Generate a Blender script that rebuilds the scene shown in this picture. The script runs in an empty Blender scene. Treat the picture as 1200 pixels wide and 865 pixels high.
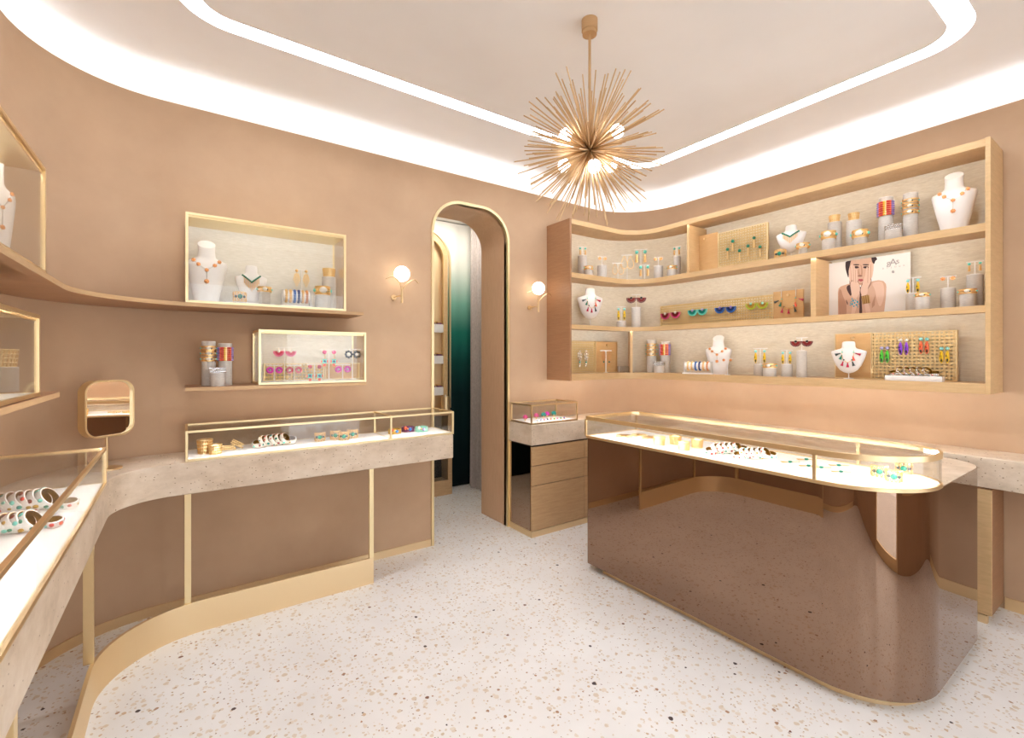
import bpy, math, random
from math import sin, cos, pi, radians, hypot, atan2, sqrt
from mathutils import Vector, Matrix
random.seed(7)
S = bpy.context.scene
COL = S.collection

# ------------------------------------------------------------------ camera, world, exposure
F_PX, CX_PX, HY_PX, YAW, EYE = 550.0, 600.0, 419.0, radians(35.1), 1.5
cam_d = bpy.data.cameras.new('camera'); cam = bpy.data.objects.new('camera', cam_d); COL.objects.link(cam)
cam_d.sensor_width = 36; cam_d.lens = 36 * F_PX / 1200; cam_d.shift_y = -(432.5 - HY_PX) / 1200
cam_d.clip_start = 0.02
cam.location = (0, 0, EYE); cam.rotation_euler = (pi / 2, 0, -YAW)
S.camera = cam
w = bpy.data.worlds.new('world'); S.world = w; w.use_nodes = True
w.node_tree.nodes['Background'].inputs[0].default_value = (0.94, 0.98, 1.05, 1)
w.node_tree.nodes['Background'].inputs[1].default_value = 2.9
S.view_settings.view_transform = 'Standard'; S.view_settings.look = 'None'
S.view_settings.exposure = 0.48; S.view_settings.gamma = 1.0; S.view_settings.use_curve_mapping = False
COVE, TRACK, REAR, CASE, SHELF, BULB = 5.8, 13.2, 34.0, 70.0, 17.5, 3.8     # lamp brightness

def ray(px, py):
    u = (px - CX_PX) / F_PX; v = (HY_PX - py) / F_PX
    return Vector((u * cos(YAW) + sin(YAW), -u * sin(YAW) + cos(YAW), v))
def at(px, py, X=None, Y=None, Z=None):
    d = ray(px, py)
    t = X / d.x if X is not None else (Y / d.y if Y is not None else (Z - EYE) / d.z)
    return Vector((d.x * t, d.y * t, EYE + d.z * t))
def depth(p): return p[0] * sin(YAW) + p[1] * cos(YAW)
def zpx(p, py): return EYE + (HY_PX - py) / F_PX * depth(p)

# ------------------------------------------------------------------ room dimensions
X0, X1, Y0, Y1 = -0.65, 4.02, -0.95, 3.43
RL, RR, RF = 0.55, 0.60, 0.30
ZW, ZC = 3.011, 3.20
def wall_dist(x, y):
    if x < X0 + RL and y > Y1 - RL: return RL - hypot(x - X0 - RL, y - Y1 + RL)
    if x > X1 - RR and y > Y1 - RR: return RR - hypot(x - X1 + RR, y - Y1 + RR)
    return min(x - X0, X1 - x, Y1 - y)
def near_wall(px, d):
    r = ray(px, 0); t = 1.0
    for _ in range(400):
        k = wall_dist(r.x * t, r.y * t) - d
        if k < 0.0005: break
        t += max(k * 0.6, 0.0004)
    return Vector((r.x * t, r.y * t, 0))

# ------------------------------------------------------------------ materials
def lin(c):
    return tuple((v / 12.92 if v <= 0.04045 else ((v + 0.055) / 1.055) ** 2.4) for v in [k / 255 for k in c]) + (1,)
class NT:
    def __init__(s, name):
        s.m = bpy.data.materials.new(name); s.m.use_nodes = True; s.t = s.m.node_tree; s.n = s.t.nodes; s.l = s.t.links
        s.b = s.n['Principled BSDF']; s.out = s.n['Material Output']
    def add(s, typ, **k):
        n = s.n.new(typ)
        for a, v in k.items(): setattr(n, a, v)
        return n
    def obj(s, scale=(1, 1, 1), kind='Object'):
        tc = s.add('ShaderNodeTexCoord'); mp = s.add('ShaderNodeMapping'); mp.inputs['Scale'].default_value = scale
        s.l.new(tc.outputs[kind], mp.inputs[0]); return mp.outputs[0]
    def noise(s, vec, scale, detail=3, rough=0.55):
        n = s.add('ShaderNodeTexNoise'); n.inputs['Scale'].default_value = scale; n.inputs['Detail'].default_value = detail
        n.inputs['Roughness'].default_value = rough; s.l.new(vec, n.inputs['Vector']); return n.outputs['Fac']
    def ramp(s, fac, stops):
        r = s.add('ShaderNodeValToRGB'); e = r.color_ramp.elements
        while len(e) < len(stops): e.new(0.5)
        for i, (p, c) in enumerate(stops): e[i].position = p; e[i].color = c
        s.l.new(fac, r.inputs[0]); return r.outputs[0]
    def bump(s, fac, strength, dist=0.002):
        b = s.add('ShaderNodeBump'); b.inputs['Strength'].default_value = strength; b.inputs['Distance'].default_value = dist
        s.l.new(fac, b.inputs['Height']); s.l.new(b.outputs[0], s.b.inputs['Normal'])
    def mix(s, fac, a, b):
        m = s.add('ShaderNodeMix', data_type='RGBA')
        if hasattr(fac, 'is_linked'): s.l.new(fac, m.inputs[0])
        else: m.inputs[0].default_value = fac
        for k, v in ((6, a), (7, b)):
            if hasattr(v, 'is_linked'): s.l.new(v, m.inputs[k])
            else: m.inputs[k].default_value = v
        return m.outputs[2]
    def math(s, op, a, b=None, c=None):
        m = s.add('ShaderNodeMath', operation=op)
        for i, v in enumerate((a, b, c)):
            if v is None: continue
            if hasattr(v, 'is_linked'): s.l.new(v, m.inputs[i])
            else: m.inputs[i].default_value = v
        return m.outputs[0]
    def color(s, c):
        if hasattr(c, 'is_linked'): s.l.new(c, s.b.inputs['Base Color'])
        else: s.b.inputs['Base Color'].default_value = c
    def set(s, rough=0.5, metal=0.0, spec=0.5):
        s.b.inputs['Roughness'].default_value = rough; s.b.inputs['Metallic'].default_value = metal
        s.b.inputs['Specular IOR Level'].default_value = spec
M = {}
def simple(name, c, rough=0.5, metal=0.0, spec=0.5, grain=0.0):
    n = NT(name)
    if grain:
        f = n.noise(n.obj(), 60, 4); n.color(n.mix(f, tuple(v * (1 - grain) for v in lin(c)[:3]) + (1,), tuple(min(1, v * (1 + grain)) for v in lin(c)[:3]) + (1,)))
    else: n.color(lin(c))
    n.set(rough, metal, spec); M[name] = n.m; return n
def emit(name, c, strength):
    n = NT(name); n.color((0.8, 0.8, 0.8, 1)); n.b.inputs['Emission Color'].default_value = c; n.b.inputs['Emission Strength'].default_value = strength; M[name] = n.m

n = NT('plaster'); v = n.obj(); f = n.noise(v, 2.2, 5, 0.6); g = n.noise(v, 160, 2)
n.color(n.ramp(f, [(0.3, lin((188, 156, 126))), (0.7, lin((199, 167, 136)))])); n.bump(g, 0.12, 0.0015); n.set(0.75, 0, 0.25); M['plaster'] = n.m
n = NT('ceiling_paint'); v = n.obj(); f = n.noise(v, 1.3, 4); n.color(n.ramp(f, [(0.3, lin((236, 232, 229))), (0.7, lin((243, 240, 238)))])); n.set(0.7, 0, 0.2); M['ceiling_paint'] = n.m
simple('cove_paint', (250, 246, 240), 0.8, 0, 0.2)
simple('white_paint', (244, 242, 238), 0.6, 0, 0.3)

# terrazzo: cream cement with beige, tan, brown and charcoal chips
n = NT('terrazzo'); base = n.obj()
wn = n.add('ShaderNodeTexNoise'); wn.inputs['Scale'].default_value = 55; n.l.new(base, wn.inputs['Vector'])
vm = n.add('ShaderNodeVectorMath', operation='MULTIPLY_ADD'); n.l.new(wn.outputs['Color'], vm.inputs[0]); vm.inputs[1].default_value = (0.012, 0.012, 0); n.l.new(base, vm.inputs[2]); wv = vm.outputs[0]
colr = n.ramp(n.noise(base, 3.0, 4), [(0.3, lin((228, 223, 217))), (0.7, lin((237, 233, 228)))])
for sc, prob, th, stops in ((36, 0.45, 0.40, [(0.0, lin((222, 208, 190))), (0.5, lin((230, 219, 205))), (1.0, lin((214, 196, 172)))]),
                            (62, 0.34, 0.36, [(0.0, lin((214, 198, 176))), (0.6, lin((226, 213, 195))), (1.0, lin((204, 182, 154)))]),
                            (46, 0.08, 0.34, [(0.0, lin((168, 128, 98))), (0.5, lin((190, 154, 122))), (1.0, lin((206, 178, 146)))]),
                            (95, 0.06, 0.36, [(0.0, lin((146, 116, 96))), (1.0, lin((184, 156, 130)))]),
                            (27, 0.035, 0.25, [(0.0, lin((70, 56, 52))), (0.5, lin((92, 74, 66))), (1.0, lin((126, 82, 58)))])):
    vo = n.add('ShaderNodeTexVoronoi'); vo.inputs['Scale'].default_value = sc; n.l.new(wv, vo.inputs['Vector'])
    sep = n.add('ShaderNodeSeparateColor'); n.l.new(vo.outputs['Color'], sep.inputs[0])
    size = n.math('MULTIPLY_ADD', sep.outputs['Green'], th * 0.7, th * 0.45)
    msk = n.math('MULTIPLY', n.math('LESS_THAN', sep.outputs['Red'], prob), n.math('LESS_THAN', vo.outputs['Distance'], size))
    colr = n.mix(msk, colr, n.ramp(sep.outputs['Blue'], stops))
n.color(colr); n.set(0.32, 0, 0.4); M['terrazzo'] = n.m

n = NT('travertine'); v = n.obj((1, 1, 1.8)); f = n.noise(v, 4.5, 6, 0.7); c = n.ramp(f, [(0.28, lin((194, 172, 146))), (0.5, lin((218, 198, 174))), (0.72, lin((232, 216, 196)))])
vo = n.add('ShaderNodeTexVoronoi'); vo.inputs['Scale'].default_value = 58; n.l.new(n.obj((1, 1, 1.6)), vo.inputs['Vector'])
sep = n.add('ShaderNodeSeparateColor'); n.l.new(vo.outputs['Color'], sep.inputs[0])
pit = n.math('MULTIPLY', n.math('LESS_THAN', sep.outputs['Red'], 0.30), n.math('LESS_THAN', vo.outputs['Distance'], n.math('MULTIPLY_ADD', sep.outputs['Green'], 0.22, 0.06)))
n.color(n.mix(pit, c, lin((140, 108, 82)))); n.bump(pit, -0.6, 0.003); n.set(0.5, 0, 0.35); M['travertine'] = n.m

def wood(name, a, b, scale, rough=0.45):
    n = NT(name); v = n.obj(scale); f = n.noise(v, 9, 5, 0.6); g = n.noise(v, 60, 3, 0.6)
    n.color(n.mix(0.35, n.ramp(f, [(0.3, lin(a)), (0.7, lin(b))]), n.ramp(g, [(0.3, lin(a)), (0.7, lin(b))]))); n.bump(g, 0.08, 0.001); n.set(rough, 0, 0.4); M[name] = n.m
wood('oak', (200, 164, 116), (220, 184, 136), (1, 1, 9))
wood('oak_shelf', (184, 146, 104), (206, 170, 126), (1, 1, 9))
wood('oak_board', (196, 154, 100), (214, 174, 122), (1, 1, 9))
wood('walnut', (150, 108, 76), (170, 126, 90), (1, 1, 12))
wood('oak_upright', (202, 162, 126), (218, 180, 144), (9, 9, 0.8))
n = NT('linen'); v = n.obj((1, 1, 5)); f = n.noise(v, 22, 5, 0.7); g = n.noise(n.obj((1, 1, 3)), 180, 2)
n.color(n.ramp(f, [(0.3, lin((216, 203, 180))), (0.7, lin((237, 227, 207)))])); n.bump(g, 0.35, 0.002); n.set(0.85, 0, 0.2); M['linen'] = n.m
n = NT('linen_pale'); v = n.obj((1, 1, 6)); f = n.noise(v, 24, 5, 0.7)
n.color(n.ramp(f, [(0.3, lin((222, 216, 203))), (0.7, lin((238, 233, 224)))])); n.bump(f, 0.2, 0.002); n.set(0.85, 0, 0.2); M['linen_pale'] = n.m
n = NT('riser_linen'); v = n.obj((1, 1, 6)); f = n.noise(v, 60, 3, 0.6); n.color(n.ramp(f, [(0.3, lin((196, 188, 178))), (0.7, lin((216, 209, 200)))])); n.set(0.8, 0, 0.2); M['riser_linen'] = n.m
simple('display_white', (240, 236, 231), 0.45, 0, 0.4)
simple('bust_white', (236, 231, 226), 0.5, 0, 0.4)

def metal(name, c, rough, aniso=0.0):
    n = NT(name); v = n.obj(); f = n.noise(v, 40, 3); n.color(lin(c))
    n.l.new(n.math('MULTIPLY_ADD', f, 0.10, rough - 0.05), n.b.inputs['Roughness']); n.b.inputs['Metallic'].default_value = 1.0; M[name] = n.m
metal('brass', (238, 212, 166), 0.34)
metal('brass_satin', (240, 216, 174), 0.48)
metal('brass_pale', (240, 220, 174), 0.36)
metal('champagne', (214, 184, 144), 0.5)
metal('gold', (244, 204, 138), 0.3)
metal('gold_pale', (252, 226, 172), 0.34)
metal('rose_gold', (226, 158, 104), 0.3)
metal('gold_dark', (150, 112, 44), 0.35)
metal('silver', (218, 216, 214), 0.25)
metal('hub_dark', (70, 58, 50), 0.35)
n = NT('bronze_mirror'); n.color(lin((150, 124, 106))); n.set(0.0, 1.0); M['bronze_mirror'] = n.m
n = NT('dark_mirror'); n.color(lin((176, 150, 128))); n.set(0.01, 1.0); M['dark_mirror'] = n.m
n = NT('mirror_glass'); n.color(lin((240, 232, 224))); n.set(0.01, 1.0); M['mirror_glass'] = n.m
def glass(name, tint, base=0.035):
    n = NT(name); tr = n.add('ShaderNodeBsdfTransparent'); tr.inputs[0].default_value = tint
    gl = n.add('ShaderNodeBsdfGlossy'); gl.inputs['Roughness'].default_value = 0.01
    lw = n.add('ShaderNodeLayerWeight'); lw.inputs[0].default_value = 0.5
    f = n.math('MULTIPLY_ADD', n.math('POWER', lw.outputs['Facing'], 4.0), 0.55, base)
    mx = n.add('ShaderNodeMixShader'); n.l.new(f, mx.inputs[0]); n.l.new(tr.outputs[0], mx.inputs[1]); n.l.new(gl.outputs[0], mx.inputs[2]); n.l.new(mx.outputs[0], n.out.inputs[0]); M[name] = n.m
glass('glass', (0.975, 0.972, 0.96, 1)); glass('clear_acrylic', (0.9, 0.9, 0.9, 1), 0.08); glass('shop_glass', (0.9, 0.91, 0.91, 1), 0.05)
WARM = (0.96, 0.985, 1.0, 1); WHITE = (0.97, 0.99, 1.02, 1)
emit('cove_led', (0.90, 0.985, 1.11, 1), COVE); emit('track_led', (0.90, 0.985, 1.11, 1), TRACK); emit('rear_fill', (1.0, 0.95, 0.88, 1), REAR)
emit('case_led', WHITE, CASE); emit('counter_led', WHITE, CASE * 2.0); emit('case_led_soft', WHITE, CASE * 0.6); emit('shelf_led', WARM, SHELF); emit('wash_led', WARM, SHELF * 1.7); emit('globe_glow', (1.0, 0.9, 0.75, 1), BULB); emit('bulb_glow', (1.0, 0.98, 0.95, 1), BULB * 2.2)
# woven cane: real openings between the strands
n = NT('cane'); tc = n.add('ShaderNodeTexCoord'); sx = n.add('ShaderNodeSeparateXYZ'); n.l.new(tc.outputs['Object'], sx.inputs[0])
PIT = 0.0225
hx = n.math('ABSOLUTE', n.math('SUBTRACT', n.math('FRACT', n.math('DIVIDE', sx.outputs['X'], PIT)), 0.5))
hz = n.math('ABSOLUTE', n.math('SUBTRACT', n.math('FRACT', n.math('DIVIDE', sx.outputs['Z'], PIT)), 0.5))
hole = n.math('LESS_THAN', n.math('ADD', n.math('POWER', n.math('DIVIDE', hx, 0.32), 3.0), n.math('POWER', n.math('DIVIDE', hz, 0.22), 3.0)), 1.0)
f = n.noise(n.obj((1, 1, 1)), 90, 3); n.color(n.ramp(f, [(0.3, lin((196, 164, 108))), (0.7, lin((226, 200, 146)))])); n.set(0.5, 0.15)
tr = n.add('ShaderNodeBsdfTransparent'); mx = n.add('ShaderNodeMixShader'); n.l.new(hole, mx.inputs[0]); n.l.new(n.b.outputs[0], mx.inputs[1]); n.l.new(tr.outputs[0], mx.inputs[2]); n.l.new(mx.outputs[0], n.out.inputs[0]); M['cane'] = n.m
# ombre dyed drape: cream at the top, green, almost black at the hem
n = NT('ombre'); tc = n.add('ShaderNodeTexCoord'); sx = n.add('ShaderNodeSeparateXYZ'); n.l.new(tc.outputs['Object'], sx.inputs[0])
n.color(n.ramp(n.math('DIVIDE', sx.outputs['Z'], 3.0), [(0.0, lin((8, 22, 24))), (0.36, lin((10, 46, 46))), (0.48, lin((14, 74, 68))), (0.60, lin((36, 124, 108))), (0.71, lin((128, 184, 164))), (0.84, lin((222, 228, 216))), (0.92, lin((240, 238, 230)))])); n.set(0.75, 0, 0.2); M['ombre'] = n.m
n = NT('drape_grey'); f = n.noise(n.obj((1, 1, 0.3)), 120, 3); n.color(n.ramp(f, [(0.3, lin((176, 166, 160))), (0.7, lin((200, 190, 184)))])); n.set(0.8, 0, 0.2); M['drape_grey'] = n.m
PAL = dict(turquoise=(110, 214, 200), teal=(20, 140, 128), emerald=(8, 122, 96), green=(70, 190, 50), lime=(172, 192, 40), red=(206, 40, 34), coral=(240, 92, 60), crimson=(190, 26, 66),
           pink=(214, 72, 130), magenta=(206, 40, 170), purple=(124, 50, 190), violet=(150, 130, 200), blue=(44, 100, 176), navy=(36, 60, 120), yellow=(226, 184, 20), orange=(216, 96, 56),
           amber=(190, 150, 60), garnet=(96, 24, 36), maroon=(128, 30, 30), black=(28, 26, 28), slate=(58, 66, 64), mint=(150, 214, 190), white=(246, 244, 240), pearl=(236, 228, 214), sky=(90, 150, 220), lavender=(176, 170, 214), mauve=(120, 62, 96), aqua=(150, 222, 220), rust=(190, 76, 42))
for k, c in PAL.items(): simple(k, c, 0.3, 0, 0.5)
for k, c in dict(paper=(240, 236, 231), skin=(214, 176, 152), skin_light=(228, 196, 176), skin_mid=(190, 146, 122), skin_dark=(140, 98, 84), hair=(58, 44, 46), shade=(78, 54, 56), lips=(186, 84, 92), print_gold=(150, 112, 62), print_gold_light=(196, 160, 104), print_blue=(40, 178, 204), ink=(168, 164, 164), ink_pale=(206, 203, 201)).items(): simple('print_' + k, c, 0.6, 0, 0.3)
simple('dark_interior', (34, 30, 28), 0.5); simple('street', (60, 56, 54), 0.9)
simple('seam', (60, 44, 34), 0.8)

# ------------------------------------------------------------------ mesh builder
class MB:
    def __init__(s): s.v = []; s.f = []; s.mi = []; s.mats = []; s.cur = 0
    def use(s, mat):
        if mat not in s.mats: s.mats.append(mat)
        s.cur = s.mats.index(mat); return s
    def face(s, idx): s.f.append(tuple(idx)); s.mi.append(s.cur)
    def add(s, verts, faces):
        o = len(s.v); s.v += [tuple(v) for v in verts]
        for f in faces: s.face([i + o for i in f])
        return s
    def box(s, a, b):
        (x0, y0, z0), (x1, y1, z1) = [[min(p, q) for p, q in zip(a, b)], [max(p, q) for p, q in zip(a, b)]]
        return s.add([(x0, y0, z0), (x1, y0, z0), (x1, y1, z0), (x0, y1, z0), (x0, y0, z1), (x1, y0, z1), (x1, y1, z1), (x0, y1, z1)],
                     [(0, 3, 2, 1), (4, 5, 6, 7), (0, 1, 5, 4), (1, 2, 6, 5), (2, 3, 7, 6), (3, 0, 4, 7)])
    def cyl(s, p, q, r0, r1=None, n=12):
        p = Vector(p); q = Vector(q); r1 = r0 if r1 is None else r1
        d = (q - p).normalized(); a = d.orthogonal().normalized(); b = d.cross(a); o = len(s.v)
        for c, r in ((p, r0), (q, r1)):
            for i in range(n):
                t = 2 * pi * i / n; s.v.append(tuple(c + a * (r * cos(t)) + b * (r * sin(t))))
        for i in range(n): s.face((o + i, o + (i + 1) % n, o + n + (i + 1) % n, o + n + i))
        s.face([o + n - 1 - i for i in range(n)]); s.face([o + n + i for i in range(n)]); return s
    def tube(s, pts, r, n=8, closed=False):
        pts = [Vector(p) for p in pts]; N = len(pts); o = len(s.v); up = None
        for i, p in enumerate(pts):
            d = (pts[(i + 1) % N] - pts[i - 1]) if closed else (pts[min(i + 1, N - 1)] - pts[max(i - 1, 0)])
            d.normalize()
            if up is None: up = d.orthogonal().normalized()
            up = (up - d * up.dot(d)).normalized(); b = d.cross(up); rr = r[i] if isinstance(r, (list, tuple)) else r
            for k in range(n):
                t = 2 * pi * k / n; s.v.append(tuple(p + up * (rr * cos(t)) + b * (rr * sin(t))))
        for i in range(N if closed else N - 1):
            j = (i + 1) % N
            for k in range(n): s.face((o + i * n + k, o + i * n + (k + 1) % n, o + j * n + (k + 1) % n, o + j * n + k))
        if not closed:
            s.face([o + n - 1 - k for k in range(n)]); s.face([o + (N - 1) * n + k for k in range(n)])
        return s
    def ball(s, c, r, seg=8, rings=5, sc=(1, 1, 1)):
        o = len(s.v); s.v.append((c[0], c[1], c[2] + r * sc[2]))
        for i in range(1, rings):
            a = pi * i / rings
            for k in range(seg):
                t = 2 * pi * k / seg; s.v.append((c[0] + r * sc[0] * sin(a) * cos(t), c[1] + r * sc[1] * sin(a) * sin(t), c[2] + r * sc[2] * cos(a)))
        s.v.append((c[0], c[1], c[2] - r * sc[2])); e = len(s.v) - 1
        for k in range(seg):
            s.face((o, o + 1 + k, o + 1 + (k + 1) % seg)); s.face((e, e - seg + (k + 1) % seg, e - seg + k))
        for i in range(rings - 2):
            for k in range(seg):
                a = o + 1 + i * seg + k; b = o + 1 + i * seg + (k + 1) % seg; s.face((a, a + seg, b + seg, b))
        return s
    def loft(s, rings, cap=True):
        o = len(s.v); n = len(rings[0])
        for r in rings: s.v += [tuple(p) for p in r]
        for i in range(len(rings) - 1):
            for k in range(n): s.face((o + i * n + k, o + i * n + (k + 1) % n, o + (i + 1) * n + (k + 1) % n, o + (i + 1) * n + k))
        if cap: s.face([o + n - 1 - k for k in range(n)]); s.face([o + (len(rings) - 1) * n + k for k in range(n)])
        return s
    def prism(s, poly, z0, z1):                     # polygon in XY (counter-clockwise) pulled from z0 to z1
        o = len(s.v); n = len(poly); s.v += [(p[0], p[1], z0) for p in poly] + [(p[0], p[1], z1) for p in poly]
        cx = sum(p[0] for p in poly) / n; cy = sum(p[1] for p in poly) / n; s.v += [(cx, cy, z0), (cx, cy, z1)]; e = o + 2 * n
        for i in range(n): j = (i + 1) % n; s.face((e, o + j, o + i)); s.face((e + 1, o + n + i, o + n + j))
        for i in range(n): s.face((o + i, o + (i + 1) % n, o + n + (i + 1) % n, o + n + i))
        return s
    def prism_xz(s, poly, y0, y1):                  # polygon in XZ pulled along Y
        o = len(s.v); n = len(poly); s.v += [(p[0], y0, p[1]) for p in poly] + [(p[0], y1, p[1]) for p in poly]
        s.face([o + i for i in range(n)]); s.face([o + 2 * n - 1 - i for i in range(n)])
        for i in range(n): s.face((o + (i + 1) % n, o + i, o + n + i, o + n + (i + 1) % n))
        return s
    def slab(s, A, B, z0, z1):                      # band between two open paths of equal length
        o = len(s.v); n = len(A)
        for z in (z0, z1): s.v += [(p[0], p[1], z) for p in A] + [(p[0], p[1], z) for p in B]
        a0, b0, a1, b1 = o, o + n, o + 2 * n, o + 3 * n
        for i in range(n - 1):
            s.face((a1 + i, a1 + i + 1, b1 + i + 1, b1 + i)); s.face((a0 + i + 1, a0 + i, b0 + i, b0 + i + 1))
            s.face((a0 + i, a0 + i + 1, a1 + i + 1, a1 + i)); s.face((b0 + i + 1, b0 + i, b1 + i, b1 + i + 1))
        s.face((a0, a1, b1, b0)); s.face((a0 + n - 1, b0 + n - 1, b1 + n - 1, a1 + n - 1)); return s
    def ring_slab(s, A, B, z0, z1): return s.slab(list(A) + [A[0]], list(B) + [B[0]], z0, z1)
    def shift(s, d, start=0): s.v[start:] = [(x + d[0], y + d[1], z + d[2]) for x, y, z in s.v[start:]]; return s
    def xf(s, m, start=0): s.v[start:] = [tuple(m @ Vector(p)) for p in s.v[start:]]; return s
    def build(s, name, mat=None, parent=None, smooth=True, bevel=0):
        me = bpy.data.meshes.new(name); me.from_pydata(s.v, [], s.f)
        for mn in (s.mats or [mat]): me.materials.append(M[mn])
        if s.mats: me.polygons.foreach_set('material_index', s.mi)
        if smooth: me.polygons.foreach_set('use_smooth', [True] * len(me.polygons)); me.set_sharp_from_angle(angle=radians(38))
        o = bpy.data.objects.new(name, me); COL.objects.link(o)
        if parent is not None: o.parent = parent
        if bevel:
            b = o.modifiers.new('bevel', 'BEVEL'); b.width = bevel; b.segments = 2; b.limit_method = 'ANGLE'; b.angle_limit = radians(50)
        return o
class Thing:
    def __init__(s, name, label, cat, loc=(0, 0, 0), rz=0, group=None):
        s.name, s.label, s.cat, s.loc, s.rz, s.group = name, label, cat, Vector(loc), rz, group; s.parts = []; s.root = None
    def mb(s, part, mat=None, bevel=0, world=False, sub=None, label=None):
        m = MB(); s.parts.append((part, m, mat, bevel, world, sub, label)); return m
    def done(s):
        ob = {}
        live = [p for p in s.parts if p[1].f]
        if len(live) == 1:
            part, m, mat, bevel, world, sub, lab = live[0]
            if world: m.shift(-s.loc)
            r = m.build(s.name, mat, None, bevel=bevel)
        else:
            r = bpy.data.objects.new(s.name, None); COL.objects.link(r); r.empty_display_size = 0.05
            for part, m, mat, bevel, world, sub, lab in live:
                if world: m.shift(-s.loc)
                o = m.build(part, mat, ob[id(sub)] if sub is not None and id(sub) in ob else r, bevel=bevel); ob[id(m)] = o
                if lab: o['label'] = lab
        r.location = s.loc; r.rotation_euler = (0, 0, s.rz)
        r['label'] = s.label; r['category'] = s.cat
        if s.group: r['group'] = s.group
        s.root = r; return r
def struct(name, m, mat=None, bevel=0, parent=None):
    o = m.build(name, mat, parent, bevel=bevel)
    if parent is None: o['kind'] = 'structure'
    return o

def dense(A, B, step=0.15):                        # split two matching paths into short pieces
    a, b = [A[0]], [B[0]]
    for i in range(1, len(A)):
        k = max(1, int(hypot(A[i][0] - A[i - 1][0], A[i][1] - A[i - 1][1]) / step))
        for j in range(1, k + 1):
            f = j / k; a.append((A[i - 1][0] + (A[i][0] - A[i - 1][0]) * f, A[i - 1][1] + (A[i][1] - A[i - 1][1]) * f)); b.append((B[i - 1][0] + (B[i][0] - B[i - 1][0]) * f, B[i - 1][1] + (B[i][1] - B[i - 1][1]) * f))
    return a, b
def arc(cx, cy, r, a0, a1, n): return [(cx + r * cos(a0 + (a1 - a0) * i / n), cy + r * sin(a0 + (a1 - a0) * i / n)) for i in range(n + 1)]
NA = 14
def rrect(x0, x1, y0, y1, rbl, rbr, rfr, rfl):      # back-left, back-right, front-right, front-left corner radii; clockwise seen from above
    return (arc(x0 + rbl, y1 - rbl, rbl, pi, pi / 2, NA) + arc(x1 - rbr, y1 - rbr, rbr, pi / 2, 0, NA)
            + arc(x1 - rfr, y0 + rfr, rfr, 0, -pi / 2, NA) + arc(x0 + rfl, y0 + rfl, rfl, -pi / 2, -pi, NA))
def perim(d): return rrect(X0 - d, X1 + d, Y0 - d, Y1 + d, RL + d, RR + d, RF + d, RF + d)
def lpath(xl, yb, r, yend, xend): return [(xl, yend)] + arc(xl + r, yb - r, r, pi, pi / 2, NA) + [(xend, yb)]
def rpath(d, xs=2.81, ye=0.61): return [(xs, Y1 - d)] + arc(X1 - RR, Y1 - RR, RR - d, pi / 2, 0, NA) + [(X1 - d, ye)]

# ------------------------------------------------------------------ the setting
m = MB().box((-0.9, -3.2, -0.06), (4.3, 4.95, 0)); struct('floor', m, 'terrazzo')
T = 0.05
m = MB().box((X0 - T, Y0 + RF, 0), (X0, Y1 - RL, ZW)); struct('wall_left', m, 'plaster')
m = MB().box((X1, Y0 + RF, 0), (X1 + T, Y1 - RR, ZW)); struct('wall_right', m, 'plaster')
AX0, AX1, AR, AT = 1.64, 2.36, 0.26, 2.775
def arch(d=0.0, zb=0.0):                            # opening outline from the left foot over the top to the right foot, grown by d
    r = AR + d
    return [(AX0 - d, zb)] + arc(AX0 + AR, AT - AR, r, pi, pi / 2, 12) + arc(AX1 - AR, AT - AR, r, pi / 2, 0, 12) + [(AX1 + d, zb)]
m = MB()
a = arch()
poly = [(X0 + RL, 0)] + a + [(X1 - RR, 0), (X1 - RR, ZW), (X0 + RL, ZW)]
m.prism_xz(poly, Y1, Y1 + T)
m.slab(arc(X0 + RL, Y1 - RL, RL, pi, pi / 2, NA), arc(X0 + RL, Y1 - RL, RL + T, pi, pi / 2, NA), 0, ZW)
m.slab(arc(X1 - RR, Y1 - RR, RR, pi / 2, 0, NA), arc(X1 - RR, Y1 - RR, RR + T, pi / 2, 0, NA), 0, ZW)
struct('wall_back', m, 'plaster')
# front wall behind the camera: glazed door between two shop windows added for daylight
m = MB()
DX0, DX1, WZ = 1.15, 2.25, 2.5
WIN = ((-0.25, 0.95), (2.45, 3.65)); WB = 0.55
xs = [X0 + RF, WIN[0][0], WIN[0][1], DX0, DX1, WIN[1][0], WIN[1][1], X1 - RF]
for k in (0, 2, 4, 6): m.box((xs[k], Y0 - T, 0), (xs[k + 1], Y0, WZ))
for x0, x1 in WIN: m.box((x0, Y0 - T, 0), (x1, Y0, WB))
m.box((X0 + RF, Y0 - T, WZ), (X1 - RF, Y0, ZW))
wf = m
m.slab(arc(X1 - RF, Y0 + RF, RF, 0, -pi / 2, NA), arc(X1 - RF, Y0 + RF, RF + T, 0, -pi / 2, NA), 0, ZW)
m.slab(arc(X0 + RF, Y0 + RF, RF, -pi / 2, -pi, NA), arc(X0 + RF, Y0 + RF, RF + T, -pi / 2, -pi, NA), 0, ZW)
struct('wall_front', m, 'plaster')
m = MB()
for a_, b_ in (((DX0, 0), (DX0 + 0.06, WZ)), ((DX1 - 0.06, 0), (DX1, WZ)), ((DX0 + 0.06, WZ - 0.08), (DX1 - 0.06, WZ)), ((DX0 + 0.06, 0), (DX1 - 0.06, 0.09))):
    m.box((a_[0], Y0 - 0.045, a_[1]), (b_[0], Y0 - 0.005, b_[1]))
dr = struct('door_1', m, 'brass_satin', 0.003)
struct('pane', MB().box((DX0 + 0.06, Y0 - 0.03, 0.09), (DX1 - 0.06, Y0 - 0.022, WZ - 0.08)), 'shop_glass', parent=dr)
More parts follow.
